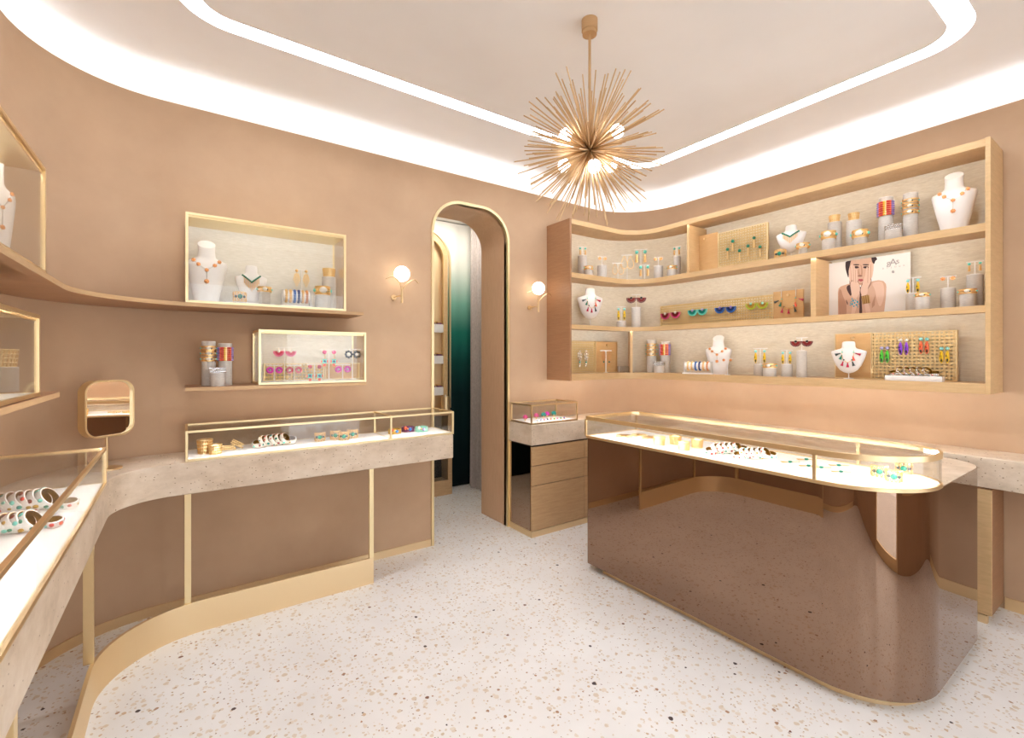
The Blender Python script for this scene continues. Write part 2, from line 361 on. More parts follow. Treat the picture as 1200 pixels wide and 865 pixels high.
struct('handle', MB().cyl((DX0 + 0.13, Y0 + 0.03, 0.85), (DX0 + 0.13, Y0 + 0.03, 1.5), 0.012).cyl((DX0 + 0.13, Y0 - 0.02, 0.9), (DX0 + 0.13, Y0 + 0.03, 0.9), 0.008).cyl((DX0 + 0.13, Y0 - 0.02, 1.45), (DX0 + 0.13, Y0 + 0.03, 1.45), 0.008), 'brass', parent=dr)

for k, (x0, x1) in enumerate(WIN):
    m = MB()
    for a_, b_ in (((x0, WB), (x0 + 0.05, WZ)), ((x1 - 0.05, WB), (x1, WZ)), ((x0 + 0.05, WZ - 0.05), (x1 - 0.05, WZ)), ((x0 + 0.05, WB), (x1 - 0.05, WB + 0.05))): m.box((a_[0], Y0 - 0.045, a_[1]), (b_[0], Y0 - 0.005, b_[1]))
    wd_ = struct(f'fill_window_{k + 1}', m, 'brass_satin', 0.003)
    struct('pane', MB().box((x0 + 0.05, Y0 - 0.03, WB + 0.05), (x1 - 0.05, Y0 - 0.022, WZ - 0.05)), 'shop_glass', parent=wd_)
# ceiling with lit slot and perimeter cove
TR = lambda d: rrect(-0.05 + d, 3.45 - d, 0.58 + d, 2.855 - d, 0.26 - d, 0.26 - d, 0.26 - d, 0.26 - d)
SL = 0.105
m = MB(); A = perim(0); B = TR(0); o = len(A)
m.v += [(p[0], p[1], ZC) for p in A] + [(p[0], p[1], ZC) for p in B]
for i in range(o): j = (i + 1) % o; m.face((i, j, o + j, o + i))
C = TR(SL); b = len(m.v); m.v += [(p[0], p[1], ZC) for p in C]; m.face([b + i for i in range(o)])
m.use('ceiling_paint'); m.mi = [0] * len(m.f)
m.use('white_paint')
for P_, flip in ((B, False), (C, True)):
    b = len(m.v); m.v += [(p[0], p[1], ZC) for p in P_] + [(p[0], p[1], ZC + 0.05) for p in P_]
    for i in range(o): j = (i + 1) % o; m.face((b + i, b + j, b + o + j, b + o + i) if flip else (b + j, b + i, b + o + i, b + o + j))
m.use('cove_paint')                                  # cove trough round the room
prof = [(0.0, ZC)] + [(0.05 + 0.13 * sin(t), ZC - 0.10 + 0.10 * cos(t)) for t in [i * pi / 12 for i in range(7)]] + [(0.18, 2.92), (T, 2.92)]
P_ = [perim(d) for d, z in prof]
for k in range(len(prof) - 1):
    b = len(m.v); m.v += [(p[0], p[1], prof[k][1]) for p in P_[k]] + [(p[0], p[1], prof[k + 1][1]) for p in P_[k + 1]]
    for i in range(o): j = (i + 1) % o; m.face((b + j, b + i, b + o + i, b + o + j))
ceil = struct('ceiling', m)
pa, pb = perim(T + 0.065), perim(T + 0.03); m = MB().slab(*dense(pa + pa[:1], pb + pb[:1], 0.3), 2.925, 2.94); struct('cove_lamp_strip', m, 'cove_led', parent=ceil)
m = MB(); b = len(B); m.v += [(p[0], p[1], ZC + 0.045) for p in B] + [(p[0], p[1], ZC + 0.045) for p in C]
for i in range(b): j = (i + 1) % b; m.face((i, j, b + j, b + i))
struct('slot_lamp_strip', m, 'track_led', parent=ceil)
# arch lining and brass edge
m = MB(); a = arch(); b = arch(0.022)
o = len(m.v); nn = len(a)
for y in (Y1 + 0.004, 3.87):
    m.v += [(p[0], y, p[1]) for p in a] + [(p[0], y, p[1]) for p in b]
for i in range(nn - 1):
    m.face((i + 1, i, 2 * nn + i, 2 * nn + i + 1)); m.face((nn + i, nn + i + 1, 3 * nn + i + 1, 3 * nn + i)); m.face((i, i + 1, nn + i + 1, nn + i)); m.face((2 * nn + i + 1, 2 * nn + i, 3 * nn + i, 3 * nn + i + 1))
struct('trim_1', m, 'oak_upright')
m = MB(); a = arch(-0.004); b = arch(0.018); nn = len(a)
for y in (Y1 - 0.012, Y1 + 0.012): m.v += [(p[0], y, p[1]) for p in a] + [(p[0], y, p[1]) for p in b]
for i in range(nn - 1):
    m.face((i + 1, i, 2 * nn + i, 2 * nn + i + 1)); m.face((nn + i, nn + i + 1, 3 * nn + i + 1, 3 * nn + i)); m.face((i, i + 1, nn + i + 1, nn + i)); m.face((2 * nn + i + 1, 2 * nn + i, 3 * nn + i, 3 * nn + i + 1))
struct('trim_2', m, 'brass_pale')
# brass baseboards
m = MB().slab(lpath(X0, Y1, RL, -0.6, AX0 - 0.02), lpath(X0 + 0.008, Y1 - 0.008, RL - 0.008, -0.6, AX0 - 0.02), 0, 0.055); struct('baseboard_back', m, 'brass_satin')
m = MB().box((X1 - 0.008, Y0 + RF, 0), (X1, 0.60, 0.07)); struct('baseboard_right', m, 'brass_satin')
# room behind the arch
m = MB().prism_xz([(0.9, 0), (AX0 - 0.022, 0)] + arch(0.022)[1:-1] + [(AX1 + 0.022, 0), (3.3, 0), (3.3, 3.06), (0.9, 3.06)], 3.82, 3.87); struct('wall_partition', m, 'white_paint')
struct('wall_rear', MB().box((0.9, 4.86, 0), (3.3, 4.92, 3.06)), 'white_paint')
struct('wall_rear_left', MB().box((0.86, 3.87, 0), (0.9, 4.92, 3.06)), 'white_paint')
struct('wall_rear_right', MB().box((3.0, 3.87, 0), (3.05, 4.86, 3.06)), 'white_paint')
rc = struct('ceiling_rear', MB().box((0.86, 3.82, 3.06), (3.3, 4.92, 3.1)), 'white_paint')
rl = struct('rear_fill_lamp', MB().cyl((2.35, 4.35, 3.045), (2.35, 4.35, 3.06), 0.14, n=24), 'rear_fill', parent=rc)  # unseen glowing disc, added to brighten the room behind the arch

# ------------------------------------------------------------------ rear room drapes and arched niche
t = Thing('ombre_drape', 'cream to dark green ombre drape hanging in the room behind the arch', 'curtain', (2.0, 4.83, 0))
m = t.mb('drape', 'ombre'); pts = [(-1.05 + 1.9 * i / 260, 0.004 * sin(i * 0.30) + 0.003 * sin(i * 0.17)) for i in range(261)]
m.slab(pts, [(p[0], p[1] + 0.006) for p in pts], 0.01, 3.05); t.done()
t = Thing('grey_drape', 'heavy grey drape gathered beside the green ombre drape', 'curtain', (2.755, 4.52, 0))
m = t.mb('drape', 'drape_grey')
rings = []
for k in range(13):
    z = 0.012 + (3.03 - 0.012) * k / 12; fl = 1.0 + 0.35 * (1 - k / 12) ** 6
    A = [(0.030 * sin(i * 0.55 + 0.3) * fl + 0.02 * sin(i * 0.21), -0.26 + 0.52 * i / 70) for i in range(71)]
    rings.append([(p[0], p[1], z) for p in A] + [(p[0] + 0.008, p[1], z) for p in reversed(A)])
m.loft(rings); t.done()
NX, NZ = 2.15, 2.59
def nich(r, zb): return [(NX + r, zb)] + [(NX + r * cos(k * pi / 20), NZ + r * sin(k * pi / 20)) for k in range(21)] + [(NX - r, zb)]
def band_xz(m, A, B, y0, y1):
    o = len(m.v); k = len(A)
    for y in (y0, y1): m.v += [(p[0], y, p[1]) for p in A] + [(p[0], y, p[1]) for p in B]
    for i in range(k - 1):
        m.face((o + i, o + i + 1, o + k + i + 1, o + k + i)); m.face((o + 2 * k + i + 1, o + 2 * k + i, o + 3 * k + i, o + 3 * k + i + 1)); m.face((o + i + 1, o + i, o + 2 * k + i, o + 2 * k + i + 1)); m.face((o + k + i, o + k + i + 1, o + 3 * k + i + 1, o + 3 * k + i))
    return m
t = Thing('arched_display_niche', 'arched brass and oak display niche against the ombre drape beyond the arch', 'display niche', (NX, 4.8, 0.925))
band_xz(t.mb('outer_trim', 'brass_satin', world=True), nich(0.365, 0.925), nich(0.345, 0.925), 4.79, 4.815)
band_xz(t.mb('frame', 'oak', world=True), nich(0.295, 0.925), nich(0.25, 0.925), 4.735, 4.815)
band_xz(t.mb('inner_edge', 'brass', world=True), nich(0.25, 0.925), nich(0.24, 0.925), 4.73, 4.75)
t.mb('back_panel', 'brass_satin', world=True).prism_xz(list(reversed(nich(0.29, 0.925))), 4.80, 4.815)
for z in (1.83, 1.48, 1.13):
    t.mb('shelf', 'display_white', world=True).box((NX - 0.245, 4.735, z - 0.05), (NX + 0.245, 4.79, z + 0.04))
t.done()
for z in (1.83, 1.48, 1.13):
    for dx in (0.12, 0.2):
        q = Thing('jewel_box', 'small dark jewel box on a niche shelf beyond the arch', 'box', (NX + dx, 4.765, z + 0.0401), 0, 'jewel boxes in the rear niche')
        q.mb('body', 'mauve').box((-0.025, -0.02, 0), (0.025, 0.02, 0.018)); q.mb('lid', 'gold').box((-0.027, -0.022, 0.018), (0.027, 0.022, 0.03)); q.done()
t = Thing('niche_base_cabinet', 'oak framed dark glass cabinet standing under the arched niche', 'cabinet', (2.15, 4.7, 0))
m = t.mb('frame', 'oak_shelf', 0.003, True)
m.box((1.84, 4.6, 0), (2.43, 4.78, 0.16)); m.box((1.84, 4.6, 0.87), (2.43, 4.78, 0.92)); m.box((2.38, 4.6, 0.16), (2.43, 4.78, 0.87)); m.box((1.84, 4.6, 0.16), (1.89, 4.78, 0.87))
t.mb('glass_door', 'shop_glass', world=True).box((1.89, 4.615, 0.16), (2.38, 4.622, 0.87)); t.mb('back_panel', 'dark_interior', world=True).box((1.89, 4.76, 0.16), (2.38, 4.775, 0.87)); t.done()
t = Thing('brass_candle_holder', 'cylindrical brass candle holder on the cabinet under the arched niche', 'candle holder', (2.37, 4.64, 0.921))
m = t.mb('cup', 'brass'); m.cyl((0, 0, 0.0), (0, 0, 0.012), 0.05, n=20); m.cyl((0, 0, 0.012), (0, 0, 0.15), 0.045, n=20); t.mb('wick', 'white').cyl((0, 0, 0.15), (0, 0, 0.17), 0.004, n=6); t.done()

# ------------------------------------------------------------------ counters
ST0, ST1 = 0.766, 0.937
wl = lpath(X0 + 0.002, Y1 - 0.014, RL, 0.9, 1.622)
fr = lpath(-0.278, 3.055, 0.25, 0.9, 1.622)
t = Thing('travertine_worktop', 'long curved travertine worktop with the round edged table mirror on it', 'worktop', (0.5, 3.2, ST0))
t.mb('slab', 'travertine', 0.004, True).slab(wl, fr, ST0, ST1); t.done()
t = Thing('brass_counter_stand', 'brass foot rail and flat posts under the long curved travertine worktop', 'counter stand', (0.5, 3.08, 0))
A = lpath(-0.315, 3.08, 0.42, 1.535, 1.042); B = lpath(-0.33, 3.095, 0.435, 1.535, 1.042)
t.mb('foot_rail', 'brass_satin', 0.001, True).slab(B, A, 0, 0.17)
for x in (0.01, 1.012): t.mb('post', 'brass_pale', 0.001, True).box((x, 3.08, 0.17), (x + 0.03, 3.096, ST0))
for y in (2.715, 1.536): t.mb('post', 'brass_pale', 0.001, True).box((-0.350, y, 0.17), (-0.315, y + 0.03, ST0))
t.done()
t = Thing('travertine_worktop', 'travertine worktop running behind the mirrored island under the oak shelf unit', 'worktop', (3.2, 3.2, ST0))
A = [(2.37, Y1 - 0.002)] + arc(X1 - RR, Y1 - RR, RR - 0.002, pi / 2, 0, NA) + [(X1 - 0.002, -0.4)]
B = [(2.37, 3.09)] + arc(3.5, 2.89, 0.2, pi / 2, 0, NA) + [(3.70, -0.4)]
t.mb('slab', 'travertine', 0.004, True).slab(B, A, ST0, ST1); t.done()

def case_parts(t, x0, x1, y0, y1, z0, z1, b=0.012, mids=(), frame='brass', led='case_led', led_side='y0', base='display_white', panes='fblrt', back=None, top_solid=False):
    m = t.mb('frame', frame, 0.0008, True)
    for x in (x0, x1 - b):
        for y in (y0, y1 - b): m.box((x, y, z0), (x + b, y + b, z1))
    for z in (z0, z1 - b):
        for y in (y0, y1 - b): m.box((x0 + b, y, z), (x1 - b, y + b, z + b))
        for x in (x0, x1 - b): m.box((x, y0 + b, z), (x + b, y1 - b, z + b))
    for mx in mids:
        for y in (y0, y1 - b): m.box((mx - b / 2, y, z0 + b), (mx + b / 2, y + b, z1 - b))
        for z in (z0, z1 - b): m.box((mx - b / 2, y0 + b, z), (mx + b / 2, y1 - b, z + b))
    t.mb('base_panel', base, 0, True).box((x0 + b, y0 + b, z0), (x1 - b, y1 - b, z0 + b * 0.9))
    g = 0.004; e = b * 0.35
    if 'f' in panes: t.mb('glass_pane', 'glass', 0, True).box((x0 + b, y0 + e, z0 + b), (x1 - b, y0 + e + g, z1 - b))
    if 'k' in panes: t.mb('glass_pane', 'glass', 0, True).box((x0 + b, y1 - e - g, z0 + b), (x1 - b, y1 - e, z1 - b))
    if 'l' in panes: t.mb('glass_pane', 'glass', 0, True).box((x0 + e, y0 + b, z0 + b), (x0 + e + g, y1 - b, z1 - b))
    if 'r' in panes: t.mb('glass_pane', 'glass', 0, True).box((x1 - e - g, y0 + b, z0 + b), (x1 - e, y1 - b, z1 - b))
    if 't' in panes: t.mb('glass_pane', 'glass', 0, True).box((x0 + b, y0 + b, z1 - e - g), (x1 - b, y1 - b, z1 - e))
    if back == 'y1': t.mb('back_panel', 'linen_pale', 0, True).box((x0 + b, y1 - b, z0 + b), (x1 - b, y1 - b * 0.5, z1 - b))
    if back == 'x0': t.mb('back_panel', 'linen_pale', 0, True).box((x0 + b * 0.5, y0 + b, z0 + b), (x0 + b, y1 - b, z1 - b))
    if top_solid: t.mb('top_panel', 'brass_pale', 0, True).box((x0 + b, y0 + b, z1 - b), (x1 - b, y1 - b, z1 - b * 0.4))
    za, zb, k = z1 - b + 0.003, z1 - 0.0088, 0.003            # on the inner face of the front bar, facing into the case
    if top_solid: za, zb = z1 - b - 0.004, z1 - b; 
    if led_side == 'y0':
        t.mb('lamp_strip', led, 0, True).slab(*dense([(x0 + b, y0 + b), (x1 - b, y0 + b)], [(x0 + b, y0 + b + k), (x1 - b, y0 + b + k)]), za, zb)
        if top_solid: t.mb('lip', frame, 0, True).box((x0 + b, y0 + e + g, z1 - b - 0.010), (x1 - b, y0 + b, z1 - b))
    if led_side == 'x1':
        t.mb('lamp_strip', led, 0, True).slab(*dense([(x1 - b, y0 + b), (x1 - b, y1 - b)], [(x1 - b - k, y0 + b), (x1 - b - k, y1 - b)]), za, zb)
        if top_solid: t.mb('lip', frame, 0, True).box((x1 - b, y0 + b, z1 - b - 0.010), (x1 - e - g, y1 - b, z1 - b))
    return t
CZ0, CZ1 = 0.939, 1.105
t = Thing('counter_display_case', 'long brass framed glass display case on the worktop beside the arch', 'display case', (0.8, 3.24, CZ0))
case_parts(t, 0.014, 1.63, 3.06, 3.40, CZ0, CZ1, 0.012, (1.155,), 'brass_pale', led='counter_led', panes='fklrt'); t.done()
t = Thing('counter_display_case', 'brass framed glass case of bangles beside the round edged table mirror', 'display case', (-0.45, 1.6, CZ0))
case_parts(t, -0.635, -0.272, 0.93, 2.72, CZ0, CZ1, 0.013, (), 'brass', led='counter_led', led_side='x1', panes='fklrt'); t.done()
t = Thing('counter_display_case', 'short brass framed glass case on the travertine over the oak drawers', 'display case', (2.65, 3.25, CZ0 + 0.004))
case_parts(t, 2.375, 2.90, 3.10, 3.40, CZ0, CZ1, 0.012, (), 'brass', led='counter_led', panes='fklrt'); t.done()
# wall cases
t = Thing('wall_display_case', 'large lit brass framed wall case above the curved wall shelf holding two busts', 'display case', (0.44, 3.28, 1.802))
case_parts(t, 0.014, 0.876, 3.13, 3.425, 1.802, 2.30, 0.014, (), 'brass_pale', led='case_led_soft', panes='flr', back='y1', top_solid=True); t.done()
t = Thing('wall_display_case', 'smaller lit brass framed wall case of colourful earrings on the straight lower shelf', 'display case', (0.69, 3.28, 1.337))
case_parts(t, 0.369, 1.008, 3.13, 3.425, 1.337, 1.667, 0.013, (), 'brass_pale', led='case_led_soft', panes='flr', back='y1', top_solid=True); t.done()
t = Thing('wall_display_case', 'lit brass framed wall case with one bust on the curved shelf, on the side wall', 'display case', (-0.53, 1.7, 1.802))
case_parts(t, -0.645, -0.405, 1.0, 2.375, 1.802, 2.187, 0.013, (), 'brass', led='case_led_soft', led_side='x1', panes='fkr', back='x0', top_solid=True); t.done()
t = Thing('wall_display_case', 'lit brass framed wall case with a gold cuff on the small side wall shelf', 'display case', (-0.53, 1.7, 1.366))
case_parts(t, -0.645, -0.405, 1.0, 2.288, 1.366, 1.648, 0.013, (), 'brass', led='case_led_soft', led_side='x1', panes='fkr', back='x0', top_solid=True); t.done()
t = Thing('wall_shelf', 'long thin oak wall shelf sweeping round the curved corner under two lit cases', 'shelf', (0.0, 3.2, 1.78))
A = lpath(X0 + 0.001, Y1 - 0.001, RL, 0.6, 0.979); B = lpath(-0.395, 3.10, 0.5, 0.6, 0.979)
t.mb('board', 'walnut', 0.001, True).slab(A, B, 1.778, 1.80)
t.mb('front_edge', 'oak_shelf', 0, True).slab(B, [(p[0] + (0.002 if i < 9 else 0), p[1] - (0.002 if i >= 9 else 0)) for i, p in enumerate(B)], 1.779, 1.799); t.done()
t = Thing('wall_shelf', 'straight thin oak wall shelf under the smaller lit case and three risers', 'shelf', (0.5, 3.28, 1.315))
t.mb('board', 'walnut', 0.001, True).box((0.014, 3.12, 1.315), (1.005, Y1 - 0.001, 1.335)); t.mb('front_edge', 'oak_shelf', 0, True).box((0.014, 3.118, 1.316), (1.005, 3.12, 1.334)); t.done()
t = Thing('wall_shelf', 'short thin oak shelf on the side wall under the case with a gold cuff', 'shelf', (-0.53, 1.8, 1.345))
t.mb('board', 'walnut', 0.001, True).box((X0 + 0.001, 0.9, 1.343), (-0.40, 2.557, 1.364)); t.mb('front_edge', 'oak_shelf', 0, True).box((-0.40, 0.9, 1.344), (-0.398, 2.557, 1.363)); t.done()

# drawer cabinet beside the arch
t = Thing('drawer_cabinet', 'oak drawer cabinet with a dark mirrored end beside the arch', 'cabinet', (2.7, 3.25, 0))
t.mb('plinth', 'brass_satin', 0.001, True).box((2.372, 3.092, 0), (3.4, 3.42, 0.05))
t.mb('carcass', 'seam', 0, True).box((2.388, 3.108, 0.05), (3.4, 3.42, ST0))
t.mb('mirror_panel', 'dark_mirror', 0, True).box((2.376, 3.115, 0.052), (2.388, 3.42, ST0 - 0.012))
t.mb('edge_strip', 'brass_satin', 0, True).box((2.372, 3.405, 0.05), (2.388, 3.428, ST0 - 0.005))
for x0, x1 in ((2.378, 2.972), (2.976, 3.4)):
    for z0, z1 in ((0.053, 0.425), (0.43, 0.592), (0.597, ST0 - 0.014)):
        t.mb('drawer_front', 'oak_shelf', 0.0015, True).box((x0, 3.094, z0), (x1, 3.112, z1))
t.done()
t = Thing('base_cabinet', 'oak base cabinet under the worktop behind the mirrored island', 'cabinet', (3.86, 1.8, 0))
t.mb('plinth', 'brass_satin', 0.001, True).box((3.735, 0.635, 0), (4.0, 2.8, 0.07)); t.mb('carcass', 'walnut', 0.001, True).box((3.715, 0.618, 0.07), (4.015, 2.8, ST0 - 0.006))
for k in range(4):
    t.mb('door', 'oak', 0.001, True).box((3.703, 0.604 + 0.54 * k, 0.05), (3.717, 0.604 + 0.54 * k + 0.535, ST0 - 0.012))
t.mb('end_panel', 'walnut', 0, True).box((3.717, 0.604, 0.05), (4.012, 0.618, ST0 - 0.008))
t.mb('brass_foot', 'brass_satin', 0, True).box((3.703, 0.622, 0.0), (3.735, 2.8, 0.045))
t.done()

# ------------------------------------------------------------------ island
IX0, IX1, IY0, IY1 = 2.35, 3.56, 0.60, 2.425
def isl(d, far=0.0): return rrect(IX0 + d, IX1 - d, IY0 + d, IY1 - d - far, 0.02, 0.05, 0.22 - d, 0.34 - d)
t = Thing('island_counter', 'bronze mirrored island counter with a rounded end on the terrazzo floor', 'counter', (2.95, 1.5, 0))
t.mb('toe_kick', 'brass_satin', 0, True).prism(list(reversed(isl(0.045, 0.06))), 0, 0.045)
t.mb('mirrored_body', 'bronze_mirror', 0, True).prism(list(reversed(isl(0.0))), 0.045, 0.929)
t.mb('countertop', 'travertine', 0, True).prism(list(reversed(isl(0.004))), 0.929, 0.9315)
t.done()
def icase(d): return rrect(2.338 + d, 2.87 - d, 0.592 + d, 2.43 - d, 0.02, 0.06, 0.18 - d, 0.335 - d)
IZ0, IZ1 = 0.932, 1.085
t = Thing('island_display_case', 'long lit glass display case with a rounded end on the mirrored island', 'display case', (2.6, 1.5, IZ0))
t.mb('base_panel', 'display_white', 0, True).prism(list(reversed(icase(0.012))), IZ0, IZ0 + 0.011)
t.mb('base_rim', 'brass', 0.001, True).ring_slab(icase(0.012), icase(0.0), IZ0, IZ0 + 0.016)
t.mb('top_rim', 'brass', 0.001, True).ring_slab(icase(0.014), icase(0.0), IZ1 - 0.026, IZ1)
t.mb('curved_glass', 'glass', 0, True).ring_slab(icase(0.008), icase(0.004), IZ0 + 0.016, IZ1 - 0.026)
t.mb('top_glass', 'glass', 0, True).prism(list(reversed(icase(0.014))), IZ1 - 0.010, IZ1 - 0.005)
ic_a, ic_b = icase(0.014), icase(0.017); ks = list(range(2 * (NA + 1) + 5, 4 * (NA + 1))) + list(range(0, NA + 1))
t.mb('lamp_strip', 'case_led', 0, True).slab(*dense([ic_a[k] for k in ks], [ic_b[k] for k in ks]), IZ1 - 0.024, IZ1 - 0.012)
for x, y in ((2.338, 0.945), (2.338, 2.416), (2.856, 2.40), (2.858, 0.95)): t.mb('upright', 'brass', 0, True).box((x, y, IZ0 + 0.016), (x + 0.012, y + 0.014, IZ1 - 0.02))
t.done()

# ------------------------------------------------------------------ curved oak shelf unit
t = Thing('shelf_unit', 'large curved oak wall shelf unit full of jewellery over the worktop', 'shelf unit', (3.4, 3.0, 1.30))
SB, SM, ST = 1.352, 1.796, 2.261
D0 = 0.305
t.mb('back_panel', 'linen', 0, True).slab(rpath(0.014, 2.83, 0.63), rpath(0.002, 2.83, 0.63), 1.31, 2.72)
for nm, z0, z1, dd in (('bottom_board', 1.31, SB, 0.01), ('shelf', SM - 0.04, SM, 0.0), ('shelf', ST - 0.045, ST, 0.0), ('top_board', 2.695, 2.737, 0.0)):
    up = 0.0 if nm == 'bottom_board' else 0.014
    bd = t.mb(nm, 'oak_shelf', 0.001, True); bd.slab(rpath(D0 + dd, 2.832, 0.63), rpath(0.014, 2.832, 0.63), z0 + up, z1)
    t.mb('edge_strip', 'oak', 0, True, bd).slab(rpath(D0 + dd + 0.006, 2.832, 0.63), rpath(D0 + dd, 2.832, 0.63), z0, z1)
    if not up: t.mb('lip', 'oak', 0, True, bd).slab(rpath(D0 + dd + 0.006, 2.832, 0.63), rpath(D0 + dd, 2.832, 0.63), z0 - 0.016, z0); t.mb('lamp_strip', 'wash_led', 0, True, bd).slab(*dense(rpath(D0 + dd - 0.0005, 2.834, 0.632), rpath(D0 + dd - 0.0035, 2.834, 0.632)), z0 - 0.012, z0 - 0.001)
    if up: t.mb('lamp_strip', 'shelf_led', 0, True, bd).slab(*dense(rpath(D0 - 0.0005, 2.834, 0.632), rpath(D0 - 0.0035, 2.834, 0.632)), z0 + 0.004, z0 + 0.0135)
t.mb('side_panel', 'walnut', 0.001, True).box((2.81, Y1 - D0 - 0.017, 1.292), (2.832, Y1 - 0.002, 2.737))
t.mb('side_panel', 'oak', 0.001, True).box((X1 - D0 - 0.017, 0.608, 1.292), (X1 - 0.002, 0.63, 2.737))
def divider(px, z0, z1, wdt, d=0.29):
    p = near_wall(px, d); y = p.y
    t.mb('divider', 'oak', 0.001, True).box((X1 - d, y - wdt / 2, z0), (X1 - 0.014, y + wdt / 2, z1))
divider(806, ST, 2.695, 0.02); divider(953, SM, ST - 0.045, 0.035)
p = near_wall(740, 0.29)
dm = t.mb('divider', 'oak', 0.001, True); dm.box((-0.012, -0.14, 0), (0.012, 0.13, SM - 0.04 - SB)); dm.xf(Matrix.Translation((p.x + 0.10, p.y + 0.10, SB)) @ Matrix.Rotation(radians(-45), 4, 'Z'))
t.done()

# ------------------------------------------------------------------ lamps
def sconce(px, label):
    c = at(px, 321 if px < 550 else 338, Y=3.33)
    t = Thing('wall_sconce', label, 'wall lamp', (c.x, Y1, c.z - 0.25), 0, None)
    yy = -0.10; zc = 0.25
    t.mb('globe', 'globe_glow').ball((0, yy, zc), 0.058, 24, 16)
    t.mb('stem', 'brass').cyl((0, yy, zc - 0.215), (0, yy, zc - 0.105), 0.0085, n=12)
    for sx in (-1, 1):
        pts = []
        for k in range(13):
            a = k / 12; pts.append((sx * (0.004 + 0.118 * a ** 1.25), yy - 0.004 - 0.03 * sin(a * pi) - (0.02 if sx > 0 else -0.01) * a, zc - 0.115 + 0.083 * sin(min(a * 1.28, 1.18) * pi / 2) - 0.02 * max(0, a - 0.8) * 3 - (0.014 if sx > 0 else 0) * a))
        t.mb('arm', 'brass').tube(pts, 0.0042, 8)
    m = t.mb('wall_mount', 'brass'); m.tube([(0, yy, zc - 0.165), (-0.015, yy + 0.04, zc - 0.162), (-0.028, -0.012, zc - 0.168)], 0.0045, 8); m.cyl((-0.028, -0.012, zc - 0.168), (-0.028, -0.0, zc - 0.168), 0.02, n=20)
    t.done()
sconce(471, 'brass wall sconce with a glowing globe between the large wall case and the arch')
sconce(631, 'brass wall sconce with a glowing globe between the arch and the oak shelf unit')

CH = Vector((1.68, 1.71, 2.545))
t = Thing('starburst_chandelier', 'gold starburst chandelier of thin spikes hanging from the ceiling', 'chandelier', (CH.x, CH.y, ZC))
t.mb('canopy', 'champagne').cyl((0, 0, -0.055), (0, 0, 0), 0.04, 0.04, 28).cyl((0, 0, -0.075), (0, 0, -0.055), 0.036, 0.036, 28)
zc = CH.z - ZC
t.mb('rod', 'champagne').cyl((0, 0, zc), (0, 0, -0.07), 0.007, n=12)
t.mb('hub', 'hub_dark').ball((0, 0, zc), 0.022, 16, 10)
for rt, fw, up in ((-.125, -.04, .056), (.13, -.04, .076), (-.12, .07, -.05), (.12, .07, -.05), (.012, -.06, -.105), (0, .1, .1)):
    c = Vector((rt * cos(YAW) + fw * sin(YAW), -rt * sin(YAW) + fw * cos(YAW), up)); d = c.normalized()
    t.mb('bulb_socket', 'brass').cyl(Vector((0, 0, zc)) + d * 0.02, Vector((0, 0, zc)) + c - d * 0.03, 0.008, 0.012, 10)
    t.mb('bulb', 'bulb_glow').ball((c.x, c.y, c.z + zc), 0.033, 16, 12)
ch = t.done()
sm = MB().cyl((0, 0, 0), (0, 0, 1), 0.0038, 0.0030, 6); so = sm.build('spike', 'champagne', ch); sme = so.data; first = True
NS = 260
for i in range(NS):
    zz = 1 - 2 * (i + 0.5) / NS; ph = i * pi * (3 - sqrt(5)); r = sqrt(1 - zz * zz)
    d = Vector((r * cos(ph), r * sin(ph), zz)) + Vector([random.uniform(-0.05, 0.05) for _ in range(3)]); d.normalize()
    L = 0.30 + 0.085 * abs(sin(i * 1.7)) - (0.05 if i % 3 == 0 else 0)
    if zz > 0.92: L *= 0.75
    o = so if first else so.copy()
    if not first: COL.objects.link(o)
    first = False; o.parent = ch; o.location = (0, 0, zc); o.rotation_mode = 'QUATERNION'; o.rotation_quaternion = d.to_track_quat('Z', 'Y'); o.scale = (1, 1, L)

# table mirror
p = at(125, 549, Z=ST1 + 0.004)
t = Thing('table_mirror', 'round edged brass table mirror on a thin stem in the curve of the worktop', 'mirror', (p.x, p.y, ST1), radians(38))
t.mb('base', 'brass').cyl((0, 0, 0), (0, 0, 0.008), 0.062, n=32)
t.mb('stem', 'brass').cyl((0, 0, 0.008), (0, 0, 0.17), 0.006, n=12)
def rr2(w_, h_, r, n=8): return arc(w_ - r, h_ - r, r, 0, pi / 2, n) + arc(-w_ + r, h_ - r, r, pi / 2, pi, n) + arc(-w_ + r, -h_ + r, r, pi, 1.5 * pi, n) + arc(w_ - r, -h_ + r, r, 1.5 * pi, 2 * pi, n)
O = rr2(0.112, 0.142, 0.062); I = rr2(0.104, 0.134, 0.054); zc = 0.17 + 0.137
m = t.mb('rim', 'brass_pale'); band_xz(m, [(p_[0], p_[1] + zc) for p_ in I + I[:1]], [(p_[0], p_[1] + zc) for p_ in O + O[:1]], -0.03, 0.022)
t.mb('mirror_glass', 'mirror_glass').prism_xz([(p_[0], p_[1] + zc) for p_ in I], -0.018, 0.018); t.done()

